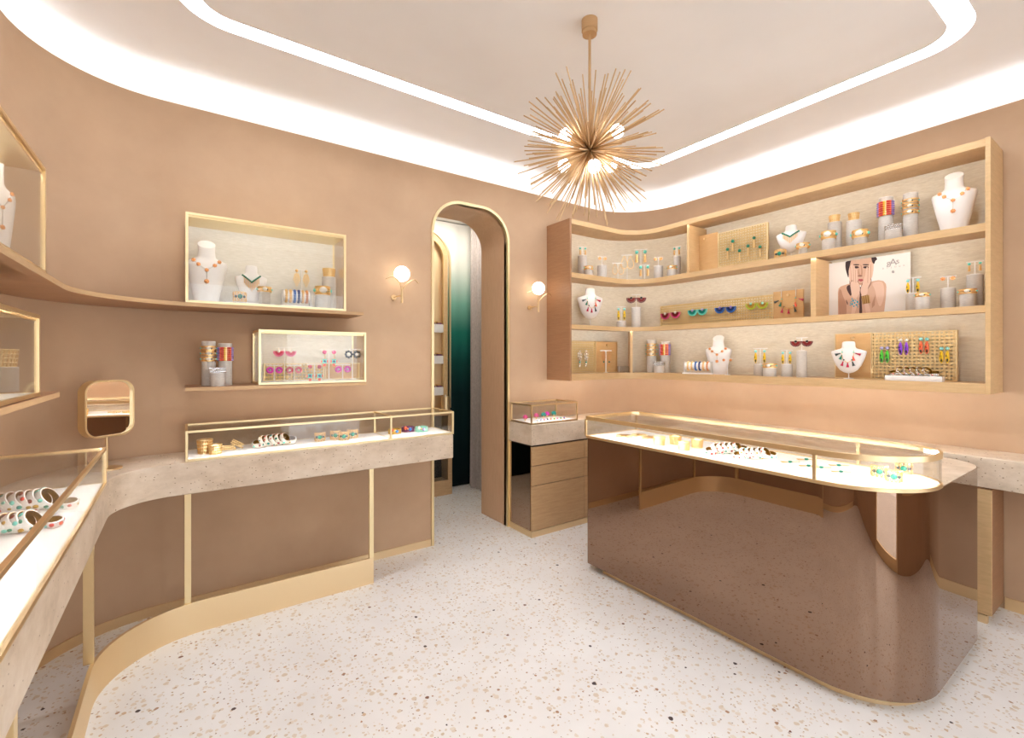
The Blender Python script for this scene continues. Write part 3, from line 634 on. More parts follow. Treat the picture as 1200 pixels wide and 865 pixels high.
# ------------------------------------------------------------------ jewellery displays: helpers
def facing(p, k=0.55):
    e = 0.004; nx = wall_dist(p[0] + e, p[1]) - wall_dist(p[0] - e, p[1]); ny = wall_dist(p[0], p[1] + e) - wall_dist(p[0], p[1] - e)
    q = Vector((nx, ny, 0)).normalized() * (1 - k) + Vector((-p[0], -p[1], 0)).normalized() * k
    return atan2(q.x, -q.y)
class Spot:
    def __init__(s, px, z, d, k=0.55):
        s.p = near_wall(px, d); s.z = z; s.px = px; s.m = depth(s.p) / F_PX; s.rz = facing(s.p, k)
    def h(s, py): return zpx(s.p, py) - s.z
    def loc(s, z=None): return (s.p.x, s.p.y, s.z if z is None else z)
    def off(s, dx, dz=0.0, dy=0.0):                # offset in the spot's own frame
        return (s.p.x + dx * cos(s.rz) - dy * sin(s.rz), s.p.y + dx * sin(s.rz) + dy * cos(s.rz), s.z + dz)
def band(m, R, h, z, th=0.0016, n=28, R2=None):
    R2 = R if R2 is None else R2; o = len(m.v)
    for r, zz in ((R, z), (R2, z + h), (R2 - th, z + h), (R - th, z)):
        for i in range(n): a = 2 * pi * i / n; m.v.append((r * cos(a), r * sin(a), zz))
    for k in range(4):
        for i in range(n):
            j = (i + 1) % n; b = (k + 1) % 4; m.face((o + k * n + i, o + k * n + j, o + b * n + j, o + b * n + i))
def ringpts(c, r, n=20, plane='xz'):
    return [(c[0] + r * cos(2 * pi * i / n), c[1], c[2] + r * sin(2 * pi * i / n)) if plane == 'xz' else (c[0] + r * cos(2 * pi * i / n), c[1] + r * sin(2 * pi * i / n), c[2]) for i in range(n)]

def riser(px, wpx, ytop, z, d, where, grp='linen display risers'):
    s = Spot(px, z, d); r = wpx / 2 * s.m; h = s.h(ytop)
    word = 'tall' if h > 2.2 * r * 2 else ('low' if h < 1.2 * r * 2 else 'medium')
    t = Thing('display_riser', f'{word} grey linen cylinder riser {where}', 'riser', s.loc(), s.rz, grp)
    t.mb('body', 'riser_linen').loft([[(rr * cos(2 * pi * i / 28), rr * sin(2 * pi * i / 28), zz) for i in range(28)] for rr, zz in ((r * 0.985, 0), (r, 0.002), (r, h - 0.003))])
    t.mb('top_pad', 'bust_white').loft([[(rr * cos(2 * pi * i / 28), rr * sin(2 * pi * i / 28), zz) for i in range(28)] for rr, zz in ((r, h - 0.003), (r * 0.985, h - 0.0005), (r * 0.93, h))])
    t.done(); s.r = r; s.top = z + h; s.hh = h; return s
def on_top(s): 
    q = Spot.__new__(Spot); q.p = s.p; q.px = s.px; q.m = s.m; q.rz = s.rz; q.z = s.top; q.r = s.r; return q
def tstand(s, ybar, wpx, where, thin=1.0):
    h = s.h(ybar); w2 = wpx / 2 * s.m; k = 0.0032 * thin
    t = Thing('earring_stand', f'white T-bar earring stand {where}', 'stand', s.loc(), s.rz, 'T-bar earring stands')
    t.mb('foot', 'display_white').cyl((0, 0, 0), (0, 0, 0.004), min(0.022, w2 * 0.6), n=20)
    t.mb('post', 'display_white').cyl((0, 0, 0.004), (0, 0, h), k, n=8)
    t.mb('crossbar', 'display_white').box((-w2, -k * 1.2, h - k), (w2, k * 1.2, h + k)); t.done()
    s.bar = h; s.w2 = w2; return s

def ear(kind, loc, rz, L, label, group, cols=()):
    t = Thing(kind_name[kind], label, 'earring', loc, rz, group)
    if kind not in ('flat_fan',): t.mb('hook', 'gold').tube([(0, 0.001, 0), (0, -0.004, 0.0015), (0, -0.006, -0.03 * L * 4), (0, -0.005, -0.06 * L * 2)], 0.0007, 5)
    y = -0.006
    if kind == 'drop':
        t.mb('bead', cols[0]).ball((0, y, -0.2 * L), 0.14 * L, 10, 7); m = t.mb('drop', 'gold')
        m.cyl((0, y, -0.34 * L), (0, y, -0.44 * L), 0.02 * L, n=6); m.cyl((0, y, -0.44 * L), (0, y, -L), 0.085 * L, 0.11 * L, 8)
    elif kind == 'stud':
        m = t.mb('flower', 'rose_gold'); m.ball((0, y, -0.5 * L), 0.3 * L, 10, 6, (1, 0.5, 1))
        for k in range(7): a = 2 * pi * k / 7; m.ball((0.34 * L * cos(a), y, -0.5 * L + 0.34 * L * sin(a)), 0.17 * L, 6, 4)
    elif kind == 'hoop':
        m = t.mb('wire', 'gold'); m.tube([(0.30 * L * sin(a) * (0.5 - 0.5 * cos(a)) ** 0.55, y, -0.08 * L - 0.92 * L * (0.5 - 0.5 * cos(a))) for a in [2 * pi * i / 26 for i in range(26)]], 0.018 * L, 6, True)
        for k in range(9): a = 2 * pi * (k + 4) / 17; m.ball((0.30 * L * sin(a) * (0.5 - 0.5 * cos(a)) ** 0.55, y, -0.08 * L - 0.92 * L * (0.5 - 0.5 * cos(a))), 0.035 * L, 6, 4)
    elif kind == 'feather':
        t.mb('bead', cols[1]).ball((0, y, -0.17 * L), 0.095 * L, 8, 6)
        prof = [(0.27, 0.015), (0.36, 0.055), (0.5, 0.085), (0.66, 0.095), (0.8, 0.085), (0.92, 0.05), (1.0, 0.01)]
        m = t.mb('feather', cols[0]); m.loft([[(p[1] * L * cos(2 * pi * i / 8), y + 0.35 * p[1] * L * sin(2 * pi * i / 8), -p[0] * L) for i in range(8)] for p in reversed(prof)])
        m = t.mb('marking', 'black'); m.ball((0.0, y - 0.03 * L, -0.82 * L), 0.06 * L, 6, 5, (0.7, 0.6, 1.6)); m.ball((-0.04 * L, y - 0.035 * L, -0.58 * L), 0.04 * L, 6, 4, (0.6, 0.5, 1.5))
    elif kind in ('fan', 'flat_fan'):
        L = L * 0.74; z0 = -0.5 * L if kind == 'fan' else 0; t.mb('bead', cols[2]).ball((0, y - 0.004, z0 + 0.04 * L), 0.17 * L, 10, 6, (1, 0.6, 1))
        for nm, col, ra, rb, dy in (('inner_fringe', cols[1], 0.16, 0.46, 0.003), ('outer_fringe', cols[0], 0.40, 0.66, 0.0)):
            m = t.mb(nm, col)
            for k in range(13):
                a = pi + pi * (k + 0.0) / 12 ; ux, uz = cos(a), sin(a); tx, tz = -uz, ux; wd = 0.075 * L
                P4 = [(ux * ra * L - tx * wd * 0.55, z0 + uz * ra * L - tz * wd * 0.55), (ux * rb * L - tx * wd, z0 + uz * rb * L - tz * wd), (ux * (rb + 0.05) * L, z0 + uz * (rb + 0.05) * L), (ux * rb * L + tx * wd, z0 + uz * rb * L + tz * wd), (ux * ra * L + tx * wd * 0.55, z0 + uz * ra * L + tz * wd * 0.55)]
                m.prism_xz(P4, y - dy - 0.003, y - dy + 0.002)
    elif kind == 'ring':
        t.mb('ring', cols[0]).tube(ringpts((0, y, -0.55 * L), 0.3 * L), 0.14 * L, 8, True); t.mb('bead', cols[1]).ball((0, y, -0.55 * L), 0.13 * L, 8, 6)
    elif kind == 'daisy':
        m = t.mb('petal_ring', 'black')
        for k in range(8): a = 2 * pi * k / 8; m.ball((0.34 * L * cos(a), y, -0.55 * L + 0.34 * L * sin(a)), 0.15 * L, 6, 4, (1, 0.5, 1))
        t.mb('centre', 'white').ball((0, y - 0.002, -0.55 * L), 0.16 * L, 8, 6)
    elif kind == 'dangle':
        t.mb('disc', cols[0]).ball((0, y, -0.13 * L), 0.125 * L, 10, 6, (1, 0.5, 1)); t.mb('chain', 'gold').tube([(0, y, -0.25 * L), (0.03 * L, y, -0.4 * L), (0, y, -0.55 * L)], 0.02 * L, 6)
        t.mb('tile', 'turquoise').box((-0.12 * L, y - 0.003, -0.82 * L), (0.12 * L, y + 0.002, -0.56 * L)); t.mb('stone', 'navy').ball((0, y - 0.004, -0.69 * L), 0.07 * L, 8, 5)
        m = t.mb('tassel', 'coral'); m.box((-0.07 * L, y - 0.002, -L), (0.07 * L, y + 0.002, -0.83 * L)); m.box((-0.2 * L, y - 0.002, -0.76 * L), (-0.13 * L, y + 0.002, -0.62 * L)); m.box((0.13 * L, y - 0.002, -0.76 * L), (0.2 * L, y + 0.002, -0.62 * L))
    elif kind == 'chandelier':
        m = t.mb('disc', 'gold'); m.ball((0, y, -0.05 * L), 0.07 * L, 8, 6)
        m = t.mb('fringe', 'gold_pale')
        for k in range(7):
            x = (k - 3) * 0.045 * L; ln = 0.98 - abs(k - 3) * 0.09
            for j in range(int(ln * 9)): m.ball((x * (0.55 + 0.45 * sin(min(1, j / 5) * pi / 2)), y, -0.22 * L - j * 0.085 * L * ln), 0.024 * L, 5, 4, (1, 1, 1.5))
        t.mb('link', 'gold').cyl((0, y, -0.1 * L), (0, y, -0.24 * L), 0.015 * L, n=5)
    elif kind == 'filigree':
        m = t.mb('filigree', cols[0]); k2 = cols[1]
        for cx, cz, r in ((0, 0.06, 0.05), (-0.07, 0.24, 0.085), (0.07, 0.24, 0.085), (-0.06, 0.42, 0.09), (0.06, 0.42, 0.09), (0, 0.58, 0.08), (0, 0.84, 0.05), (-0.03, 0.95, 0.04)): m.tube(ringpts((cx * L, y, -cz * L), r * L, 12), k2 * L, 5, True)
        t.mb('bead', cols[2]).ball((0, y, -0.72 * L), 0.055 * L, 8, 5)
    elif kind == 'pendant':
        t.mb('chain', 'silver').cyl((0, y, 0), (0, y, -0.36 * L), 0.0006, n=5); t.mb('bead', 'emerald').ball((0, y, -0.42 * L), 0.095 * L, 10, 6); m = t.mb('bar', 'gold_pale'); m.cyl((0, y, -0.52 * L), (0, y, -L), 0.03 * L, 0.05 * L, 8)
    return t.done()
kind_name = dict(drop='drop_earring', stud='stud_earring', hoop='hoop_earring', feather='feather_earring', fan='fan_earring', flat_fan='fan_earring', ring='ring_earring', daisy='daisy_earring', dangle='dangle_earring', chandelier='chandelier_earring', filigree='filigree_earring', pendant='pendant_earring')
def pair(s, kind, Lpx, label, cols=(), spread=0.62):
    L = Lpx * s.m
    for sg in (-1, 1): ear(kind, s.off(sg * s.w2 * spread, s.bar - 0.002, -0.006), s.rz, L, label, 'pair: ' + label, cols)

def cuff(kind, loc, rz, R, h, label, group=None):
    names = dict(gold='gold_cuff', bead='beaded_cuff', silver='silver_cuff', cup='woven_cuff', flower='flower_cuff', resin='resin_cuff')
    t = Thing(names[kind.split(':')[0]], label, 'bracelet', loc, rz, group)
    if kind == 'gold':
        m = t.mb('band', 'gold'); band(m, R, h * 0.28, 0); band(m, R, h * 0.28, h * 0.72)
        for k in range(16): a = 2 * pi * k / 16; m.tube(ringpts((0, 0, 0), h * 0.24, 8), h * 0.06, 5, True); m.xf(Matrix.Rotation(a, 4, 'Z') @ Matrix.Translation((0, -R, h / 2)), len(m.v) - 40)
        t.mb('centre_stone', 'pearl').ball((0, -R - 0.002, h / 2), h * 0.36, 10, 7, (1.2, 0.6, 1)); m = t.mb('dark_stone', 'slate'); m.ball((0.32 * R, -R * 0.95 - 0.001, h * 0.4), h * 0.16, 6, 5)
        t.mb('turquoise_stone', 'turquoise').ball((-R * 0.97, -R * 0.2, h / 2), h * 0.22, 8, 5); t.mb('turquoise_stone', 'turquoise').ball((R * 0.97, -R * 0.2, h / 2), h * 0.22, 8, 5)
    elif kind == 'bead':
        band(t.mb('band', 'gold'), R - 0.0005, h, 0)
        for nm, ks, col in (('red_row', (4, 5), 'red'), ('red_row', (8, 9), 'red'), ('yellow_row', (6,), 'yellow'), ('yellow_row', (7,), 'gold_pale'), ('orange_row', (3,), 'coral'), ('orange_row', (10,), 'coral'), ('violet_row', (0, 1, 2), 'violet'), ('violet_row', (11, 12, 13), 'violet')):
            m = t.mb(nm, col)
            for k in ks:
                a = -pi / 2 + (k - 6.5) * 0.2
                for j in range(7): m.ball((R * cos(a), R * sin(a), h * (j + 0.5) / 7), h * 0.068, 6, 4, (1.1, 1.1, 1))
    elif kind == 'silver':
        m = t.mb('band', 'silver')
        for j in range(3):
            for k in range(22): a = 2 * pi * (k + 0.5 * (j % 2)) / 22; m.ball((R * cos(a), R * sin(a), h * (j + 0.5) / 3), h * 0.17, 6, 4)
    elif kind == 'cup':
        m = t.mb('woven_band', 'gold_pale'); band(m, R * 0.86, h, 0, 0.0014, 28, R * 1.02)
        for j in range(5): m.tube(ringpts((0, 0, h * j / 4), R * (0.87 + 0.16 * j / 4), 28, 'xy'), h * 0.055, 6, True)
        m = t.mb('strand', 'gold')
        for k in range(20): a = 2 * pi * k / 20; m.cyl((R * 0.88 * cos(a), R * 0.88 * sin(a), 0), (R * 1.03 * cos(a + 0.15), R * 1.03 * sin(a + 0.15), h), h * 0.045, n=5)
    elif kind == 'flower':
        m = t.mb('filigree', 'gold')
        for k in range(7):
            a = -pi / 2 + (k - 3) * 0.5
            for zz, r in ((0.22, 0.22), (0.76, 0.23)):
                b = len(m.v); m.tube(ringpts((0, 0, 0), r * h, 12), h * 0.045, 5, True); m.xf(Matrix.Translation((R * cos(a), R * sin(a), zz * h)) @ Matrix.Rotation(a + pi / 2, 4, 'Z'), b)
        m.tube([(R * cos(-pi / 2 + q * 0.25), R * sin(-pi / 2 + q * 0.25), h * 0.49) for q in range(-7, 8)], h * 0.04, 5)
        t.mb('green_stone', 'emerald').ball((0, -R - 0.003, h * 0.5), h * 0.24, 10, 7, (1, 0.6, 1)); t.mb('dark_stone', 'slate').ball((-R * 0.62, -R * 0.82, h * 0.5), h * 0.14, 6, 5); t.mb('dark_stone', 'slate').ball((R * 0.62, -R * 0.82, h * 0.5), h * 0.14, 6, 5)
    elif kind.startswith('resin'):
        c = kind.split(':')[1]; band(t.mb('band', c), R, h, 0, R * 0.14)
        cs = {'amber': ('rust', 'sky'), 'mauve': ('coral', 'blue'), 'mint': ('pearl', 'lavender')}[c]
        t.mb('stone', cs[0]).ball((-R * 0.35, -R, h * 0.9), h * 0.34, 10, 7); t.mb('stone', cs[1]).ball((R * 0.35, -R, h * 0.6), h * 0.34, 10, 7); t.mb('setting', 'gold').ball((0, -R, h * 0.7), h * 0.2, 8, 6)
    return t.done()
STONES = ['emerald', 'red', 'coral', 'turquoise', 'amber', 'maroon', 'pearl', 'teal']
def bangle(loc, rz, R, h, tilt, label, group, body='white', seed=0, roll=0):
    rnd = random.Random(seed); t = Thing('bangle', label, 'bracelet', loc, rz, group)
    mx = Matrix.Translation((0, 0, R * abs(sin(tilt)) + h / 2 * abs(cos(tilt)) + 0.002)) @ Matrix.Rotation(roll, 4, 'Z') @ Matrix.Rotation(tilt, 4, 'X')
    m = t.mb('band', body); n = 28; o = 0
    prof = [(R - 0.0012, -h / 2), (R + 0.002, -h / 2 + 0.001), (R + 0.0035, 0), (R + 0.002, h / 2 - 0.001), (R - 0.0012, h / 2)]
    for r, z in prof: m.v += [(r * cos(2 * pi * i / n), r * sin(2 * pi * i / n), z) for i in range(n)]
    for k in range(4):
        for i in range(n): j = (i + 1) % n; m.face((k * n + i, k * n + j, (k + 1) * n + j, (k + 1) * n + i))
    m.xf(mx)
    l = t.mb('lining', 'gold_dark'); band(l, R - 0.0012, h, -h / 2, 0.0012); l.xf(mx)
    for k in range(7):
        a = 2 * pi * (k + rnd.random() * 0.5) / 7; q = t.mb('stone', STONES[rnd.randrange(8)]); q.ball((0, 0, 0), h * rnd.uniform(0.2, 0.34), 8, 5, (0.55, 1, 1)); q.xf(mx @ Matrix.Rotation(a, 4, 'Z') @ Matrix.Translation((R + 0.003, 0, rnd.uniform(-0.2, 0.2) * h)))
    return t.done()

def section(prof, u):
    for (a, b) in zip(prof, prof[1:]):
        if a[0] <= u <= b[0]:
            k = (u - a[0]) / max(1e-6, b[0] - a[0]); return a[1] + (b[1] - a[1]) * k, a[2] + (b[2] - a[2]) * k
    return prof[-1][1], prof[-1][2]
TALL = [(0, .29, .17), (.08, .30, .18), (.3, .38, .22), (.48, .44, .235), (.6, .485, .225), (.66, .5, .2), (.70, .48, .17), (.73, .36, .15), (.755, .26, .14), (.785, .215, .135), (.88, .20, .135), (1.0, .21, .14)]
ROUND = [(0, .03, .03), (.03, .14, .09), (.1, .25, .13), (.25, .36, .17), (.45, .44, .18), (.60, .49, .16), (.665, .5, .14), (.70, .47, .12), (.74, .34, .11), (.775, .22, .1), (.82, .19, .095), (.95, .185, .09), (.99, .16, .08), (1.0, .1, .05)]
def bust(s, wpx, ytop, ybot, prof, where, rz=None):
    W = wpx * s.m; z0 = max(0.0, zpx(s.p, ybot) - s.z) if ybot else 0.0; H = s.h(ytop) - z0
    if rz is not None: s.rz = rz
    t = Thing('necklace_bust', f'white {"tall open-necked" if prof is TALL else "rounded"} necklace bust {where}', 'bust', s.loc(), s.rz, 'necklace busts')
    n = 28; rings = []
    for u, hw, hd in prof:
        tl = 0.13 * W if (prof is TALL and u > 0.93) else 0.0
        rings.append([(hw * W * cos(2 * pi * i / n), hd * W * sin(2 * pi * i / n), z0 + u * H + tl * sin(2 * pi * i / n)) for i in range(n)])
    t.mb('body', 'bust_white').loft(rings)
    if prof is TALL: t.mb('neck_cap', 'display_white').loft([[(0.205 * W * q * cos(2 * pi * i / n), 0.137 * W * q * sin(2 * pi * i / n), z0 + H + dz + 0.13 * W * q * sin(2 * pi * i / n)) for i in range(n)] for q, dz in ((1, 0.0005), (0.96, 0.002))])
    if z0 > 0.002: t.mb('stick', 'display_white').cyl((0, 0, 0.003), (0, 0, z0 + 0.05 * H), 0.003, n=8)
    if prof is ROUND: t.mb('foot', 'display_white').cyl((0, 0, 0), (0, 0, 0.004), 0.03, n=24)
    t.done(); s.W, s.H, s.z0, s.prof = W, H, z0, prof; return s
def on_bust(s, x, u, out=0.004):
    hw, hd = section(s.prof, u); xx = min(0.97, abs(x) / hw); return (x * s.W, -hd * s.W * sqrt(1 - xx * xx) - out, s.z0 + u * s.H)
def necklace_disc(s, label):
    t = Thing('disc_necklace', label, 'necklace', s.loc(), s.rz, 'rose gold disc necklaces'); r = 0.052 * s.W
    pos = [(-.30, .705), (-.19, .635), (0, .545), (.19, .635), (.30, .705)]
    t.mb('chain', 'silver').tube([on_bust(s, x, u, 0.002) for x, u in pos], 0.0012, 6); t.mb('chain', 'silver').tube([on_bust(s, 0, .54, 0.002), on_bust(s, 0, .38, 0.002)], 0.0012, 6)
    for x, u in pos + [(0, .36)]:
        c = on_bust(s, x, u); m = t.mb('disc', 'rose_gold'); rr = r * (1.15 if u < .4 else 1); m.ball(c, rr * 0.7, 10, 6, (1, 0.5, 1))
        for k in range(7): a = 2 * pi * k / 7; m.ball((c[0] + rr * 0.72 * cos(a), c[1], c[2] + rr * 0.72 * sin(a)), rr * 0.36, 6, 4)
    return t.done()
def necklace_vee(s, label):
    t = Thing('fringe_necklace', label, 'necklace', s.loc(), s.rz, 'green bead fringe necklaces'); m = t.mb('bead_strand', 'emerald'); g = t.mb('fringe', 'gold')
    for k in range(-6, 7):
        x = k * 0.045; u = 0.55 + abs(k) * 0.029; m.ball(on_bust(s, x, u), 0.034 * s.W, 7, 5)
        if abs(k) < 6: a = on_bust(s, x, u - 0.02); b = on_bust(s, x, u - 0.24 + abs(k) * 0.012); g.cyl(a, b, 0.008 * s.W, 0.013 * s.W, 6)
    return t.done()
def tassels(t, place, W):
    cols = ['slate', 'emerald', 'crimson', 'crimson', 'slate', 'coral', 'crimson']
    pos = [(-.28, .60, -70), (-.19, .50, -20), (-.15, .30, -15), (0, .26, 0), (.15, .30, 15), (.16, .46, 10), (.28, .60, 70)]
    t.mb('cord', 'gold').tube([place(x, u) for x, u in ((-.16, .72), (-.17, .6), (-.15, .48), (-.09, .38), (0, .34), (.09, .38), (.15, .48), (.17, .6), (.16, .72))], 0.010 * W, 5)
    for (x, u, a), c in zip(pos, cols):
        p = Vector(place(x, u)); m = t.mb('tassel', c); d = Vector((sin(radians(a)), 0, -cos(radians(a))))
        m.cyl(p - d * 0.05 * W, p + d * 0.075 * W, 0.014 * W, 0.045 * W, 8); m.ball(p - d * 0.06 * W, 0.022 * W, 6, 4)
    for x, u, c in ((-.16, .66, 'turquoise'), (.16, .66, 'turquoise'), (-.11, .42, 'slate'), (.12, .42, 'teal')): t.mb('bead', c).ball(place(x, u), 0.024 * W, 6, 5)
def necklace_tassel(s, label):
    t = Thing('tassel_necklace', label, 'necklace', s.loc(), s.rz, 'tassel necklaces'); tassels(t, lambda x, u: on_bust(s, x, u), s.W); return t.done()

def bracelet_bar(px, wpx, ytop, z, d, where):
    s = Spot(px, z, d); W = wpx * s.m; H = s.h(ytop); r = H * 0.30
    t = Thing('bracelet_bar', f'white bracelet bar on a low plinth {where}', 'stand', s.loc(), s.rz, 'bracelet bars')
    t.mb('plinth', 'display_white').box((-W * .56, -0.035, 0), (W * .56, 0.035, 0.012)); 
    for sg in (-1, 1): t.mb('upright', 'riser_linen').box((sg * W * .5 - 0.006, -0.02, 0.012), (sg * W * .5 + 0.006, 0.02, H))
    t.mb('roll', 'display_white').cyl((-W * .5 + 0.006, 0, H - r * 1.15), (W * .5 - 0.006, 0, H - r * 1.15), r, n=20); t.done()
    for k, c in enumerate(('gold', 'gold', 'blue', 'navy', 'gold', 'rose_gold')):
        x = (-0.36 + 0.145 * k) * W; q = Thing('bracelet', f'slim {dict(gold="gold", blue="blue beaded", navy="navy beaded", rose_gold="rose gold")[c]} bracelet on the bracelet bar {where}', 'bracelet', s.off(x, H - r * 1.15), s.rz, 'bracelets on the bar ' + where)
        m = q.mb('band', c)
        for i in range(14): a = 2 * pi * i / 14; m.ball((0, (r + 0.002) * cos(a), (r + 0.002) * sin(a)), r * 0.27, 6, 4)
        q.mb('clasp', 'pearl').ball((0, 0, r + 0.004), r * 0.18, 6, 4); q.done()
class Board:
    def __init__(s, x0, x1, z, h, d, kind, label, axis='X', frame=0.006, clasp=False):
        # standing board facing the room in front of the shelf back (plane X = X1 - d, or Y = Y1 - d)
        if axis == 'X': a = at(x0, 419, X=X1 - d); b = at(x1, 419, X=X1 - d)
        else: a = at(x0, 419, Y=Y1 - d); b = at(x1, 419, Y=Y1 - d)
        s.d = d; s.axis = axis; mid = (a + b) / 2; W = (b - a).length; s.W = W; s.h = h; s.rz = atan2(b.y - a.y, b.x - a.x); s.loc = Vector((mid.x, mid.y, z))
        t = Thing('cane_board' if kind == 'cane' else 'oak_board', label, 'display board', s.loc, s.rz)
        f = frame; w2 = W / 2 - 0.0005
        t.mb('panel', 'cane' if kind == 'cane' else 'oak_board').box((-w2 + f, -0.003, f), (w2 - f, 0.003, h - f))
        m = t.mb('frame', 'brass_pale' if frame > 0.004 else 'oak'); D = 0.019 if kind == 'cane' else 0.006
        m.box((-w2, -0.006, 0), (-w2 + f, D, h)); m.box((w2 - f, -0.006, 0), (w2, D, h)); m.box((-w2 + f, -0.006, 0), (w2 - f, D, f)); m.box((-w2 + f, -0.006, h - f), (w2 - f, D, h))
        if clasp: t.mb('clasp', 'brass').cyl((0, -0.010, h - 0.035), (0, -0.003, h - 0.035), 0.010, n=16)
        t.done()
    def pt(s, px, py): return at(px, py, X=X1 - s.d - 0.012) if s.axis == 'X' else at(px, py, Y=Y1 - s.d - 0.012)

# ------------------------------------------------------------------ top row of the shelf unit
z = ST
TOP = 'on the top shelf of the oak unit'
def turq_stand(s, ybar, wpx, where, Lpx=9):
    tstand(s, ybar, wpx, where); pair(s, 'drop', Lpx, 'turquoise and gold drop earring ' + where, ('turquoise',))
def stud_stand(s, ybar, wpx, where, Lpx=4):
    tstand(s, ybar, wpx, where); pair(s, 'stud', Lpx, 'rose gold flower stud ' + where)
s = on_top(riser(682.5, 10.5, 300, z, 0.10, 'by the side panel on the top shelf')); turq_stand(s, 289.5, 10, 'on the tall riser by the side panel')
r_ = riser(689.5, 10, 316.5, z, 0.21, 'before the tallest riser by the side panel'); cuff('gold', (r_.p.x, r_.p.y, r_.top), r_.rz, r_.r * 1.1, 4.2 * r_.m, 'gold stone-set cuff on the low riser by the side panel, top shelf')
s = on_top(riser(705.5, 11, 311.5, z, 0.17, 'between the gold hoops and the side panel')); stud_stand(s, 301, 10.5, 'beside the gold hoops, nearer the side panel')
s = Spot(724, z, 0.20); tstand(s, 308.5, 13, 'holding the smaller gold hoops on the top shelf'); pair(s, 'hoop', 13, 'smaller beaded gold teardrop hoop on the top shelf', (), 0.55)
s = Spot(735, z, 0.20); tstand(s, 299, 13, 'holding the larger gold hoops on the top shelf'); pair(s, 'hoop', 16, 'larger beaded gold teardrop hoop on the top shelf', (), 0.55)
s = Spot(751, z, 0.12); turq_stand(s, 292.5, 15, 'standing tall in the curved corner of the top shelf', 15)
s = Spot(755, z, 0.22); turq_stand(s, 310.5, 13, 'standing low in the curved corner of the top shelf', 13)
s = on_top(riser(771.5, 10.5, 312, z, 0.17, 'next to the turquoise drops in the curved corner')); stud_stand(s, 301.5, 10, 'beside the turquoise drops in the curved corner')
r_ = riser(787.5, 11, 316, z, 0.22, 'in front of the tall riser by the top shelf divider'); cuff('gold', (r_.p.x, r_.p.y, r_.top), r_.rz, r_.r * 1.05, 4.2 * r_.m, 'gold stone-set cuff on the low riser by the top shelf divider')
s = on_top(riser(793.5, 8, 301, z, 0.12, 'behind the gold cuff at the top shelf divider')); turq_stand(s, 289.5, 9, 'on the tall riser at the top shelf divider')

def row_h(px, ytop, z, d): p = at(px, 419, X=X1 - d); return zpx(p, ytop) - z
b1 = Board(811, 841.5, z, row_h(826, 275.5, z, 0.13), 0.13, 'oak', 'plain oak board with a round clasp beside the divider on the top shelf', frame=0.003, clasp=True)
b2 = Board(841.5, 900, z, row_h(871, 267, z, 0.13), 0.13, 'cane', 'woven cane board with green bead pendants on the top shelf')
for px, py in ((853, 284), (859, 274.5), (867, 285.5), (877, 280), (884, 270.5), (891, 281)):
    p = b2.pt(px, py); ear('pendant', p, b2.rz, 20 * depth(p) / F_PX, 'emerald bead and gold bar pendant earring on the top shelf cane board', 'pendants on the cane board')
s = bust(Spot(927, z, 0.15), 31, 264, 296, ROUND, 'with a green bead fringe necklace on the top shelf'); necklace_vee(s, 'green bead necklace with gold fringe on the bust on the top shelf')
q = Spot(914.5, z, 0.25); cuff('flower', q.loc(), q.rz, 5.5 * q.m, 10 * q.m, 'gold filigree cuff with a green stone below the top shelf bust')
r_ = riser(941, 9, 291, z, 0.23, 'beside the top shelf bust with the green necklace'); cuff('gold', (r_.p.x, r_.p.y, r_.top), r_.rz, 7 * r_.m, 5.5 * r_.m, 'gold stone-set cuff beside the top shelf bust with the green necklace')
A_ = riser(978, 14, 261, z, 0.12, 'by the green necklace bust, behind another'); cuff('cup', (A_.p.x, A_.p.y, A_.top), A_.rz, 5.2 * A_.m, 8 * A_.m, 'woven gold cuff on the riser next to the green necklace bust')
r_ = riser(971, 13.5, 280.5, z, 0.22, 'next to the green necklace bust, holding a wide gold cuff'); cuff('gold', (r_.p.x, r_.p.y, r_.top), r_.rz, 7.6 * r_.m, 9 * r_.m, 'wide gold cuff on the low riser next to the green necklace bust')
A_ = riser(1000.5, 15, 259, z, 0.12, 'by the top red beaded cuff, behind another'); cuff('cup', (A_.p.x, A_.p.y, A_.top), A_.rz, 5.2 * A_.m, 8.5 * A_.m, 'woven gold cuff on the riser next to the red beaded cuff')
r_ = riser(1008, 14, 279, z, 0.22, 'between the two pairs of tall risers on the top shelf'); cuff('gold', (r_.p.x, r_.p.y, r_.top), r_.rz, 8 * r_.m, 9 * r_.m, 'wide gold cuff on the low riser between the tall risers, top shelf')
def bead_group(xa, ya, xb, yb, xc, yc, wpx, z, where, ycuffs, h3, ybead, hb, da=0.12, db=0.12, dc=0.21):
    a = riser(xa, wpx, ya, z, da, 'carrying three gold cuffs ' + where)
    for k, py in enumerate(ycuffs):
        nm = ('topmost', 'middle', 'lowest')[k]; cuff('gold', (a.p.x, a.p.y, zpx(a.p, py)), a.rz, a.r + 0.004, h3 * a.m, f'{nm} of three gold cuffs round the tall riser {where}')
    b = riser(xb, wpx, yb, z, db, 'carrying a red beaded cuff ' + where); cuff('bead', (b.p.x, b.p.y, zpx(b.p, ybead)), b.rz, b.r + 0.003, hb * b.m, 'red and yellow beaded cuff round the tall riser ' + where)
    c = riser(xc, wpx * 1.12, yc, z, dc, 'carrying a silver cuff ' + where); cuff('silver', (c.p.x, c.p.y, c.top), c.rz, c.r * 0.98, h3 * 1.15 * c.m, 'silver openwork cuff on the low riser ' + where)
bead_group(1067, 227, 1038, 232, 1047, 269.5, 14, z, 'on the top shelf', (239, 245, 252), 5.0, 254, 17)
s = bust(Spot(1118, z, 0.15), 40, 206, None, TALL, 'with rose gold discs at the end of the top shelf'); necklace_disc(s, 'rose gold disc necklace on the tall bust at the end of the top shelf')

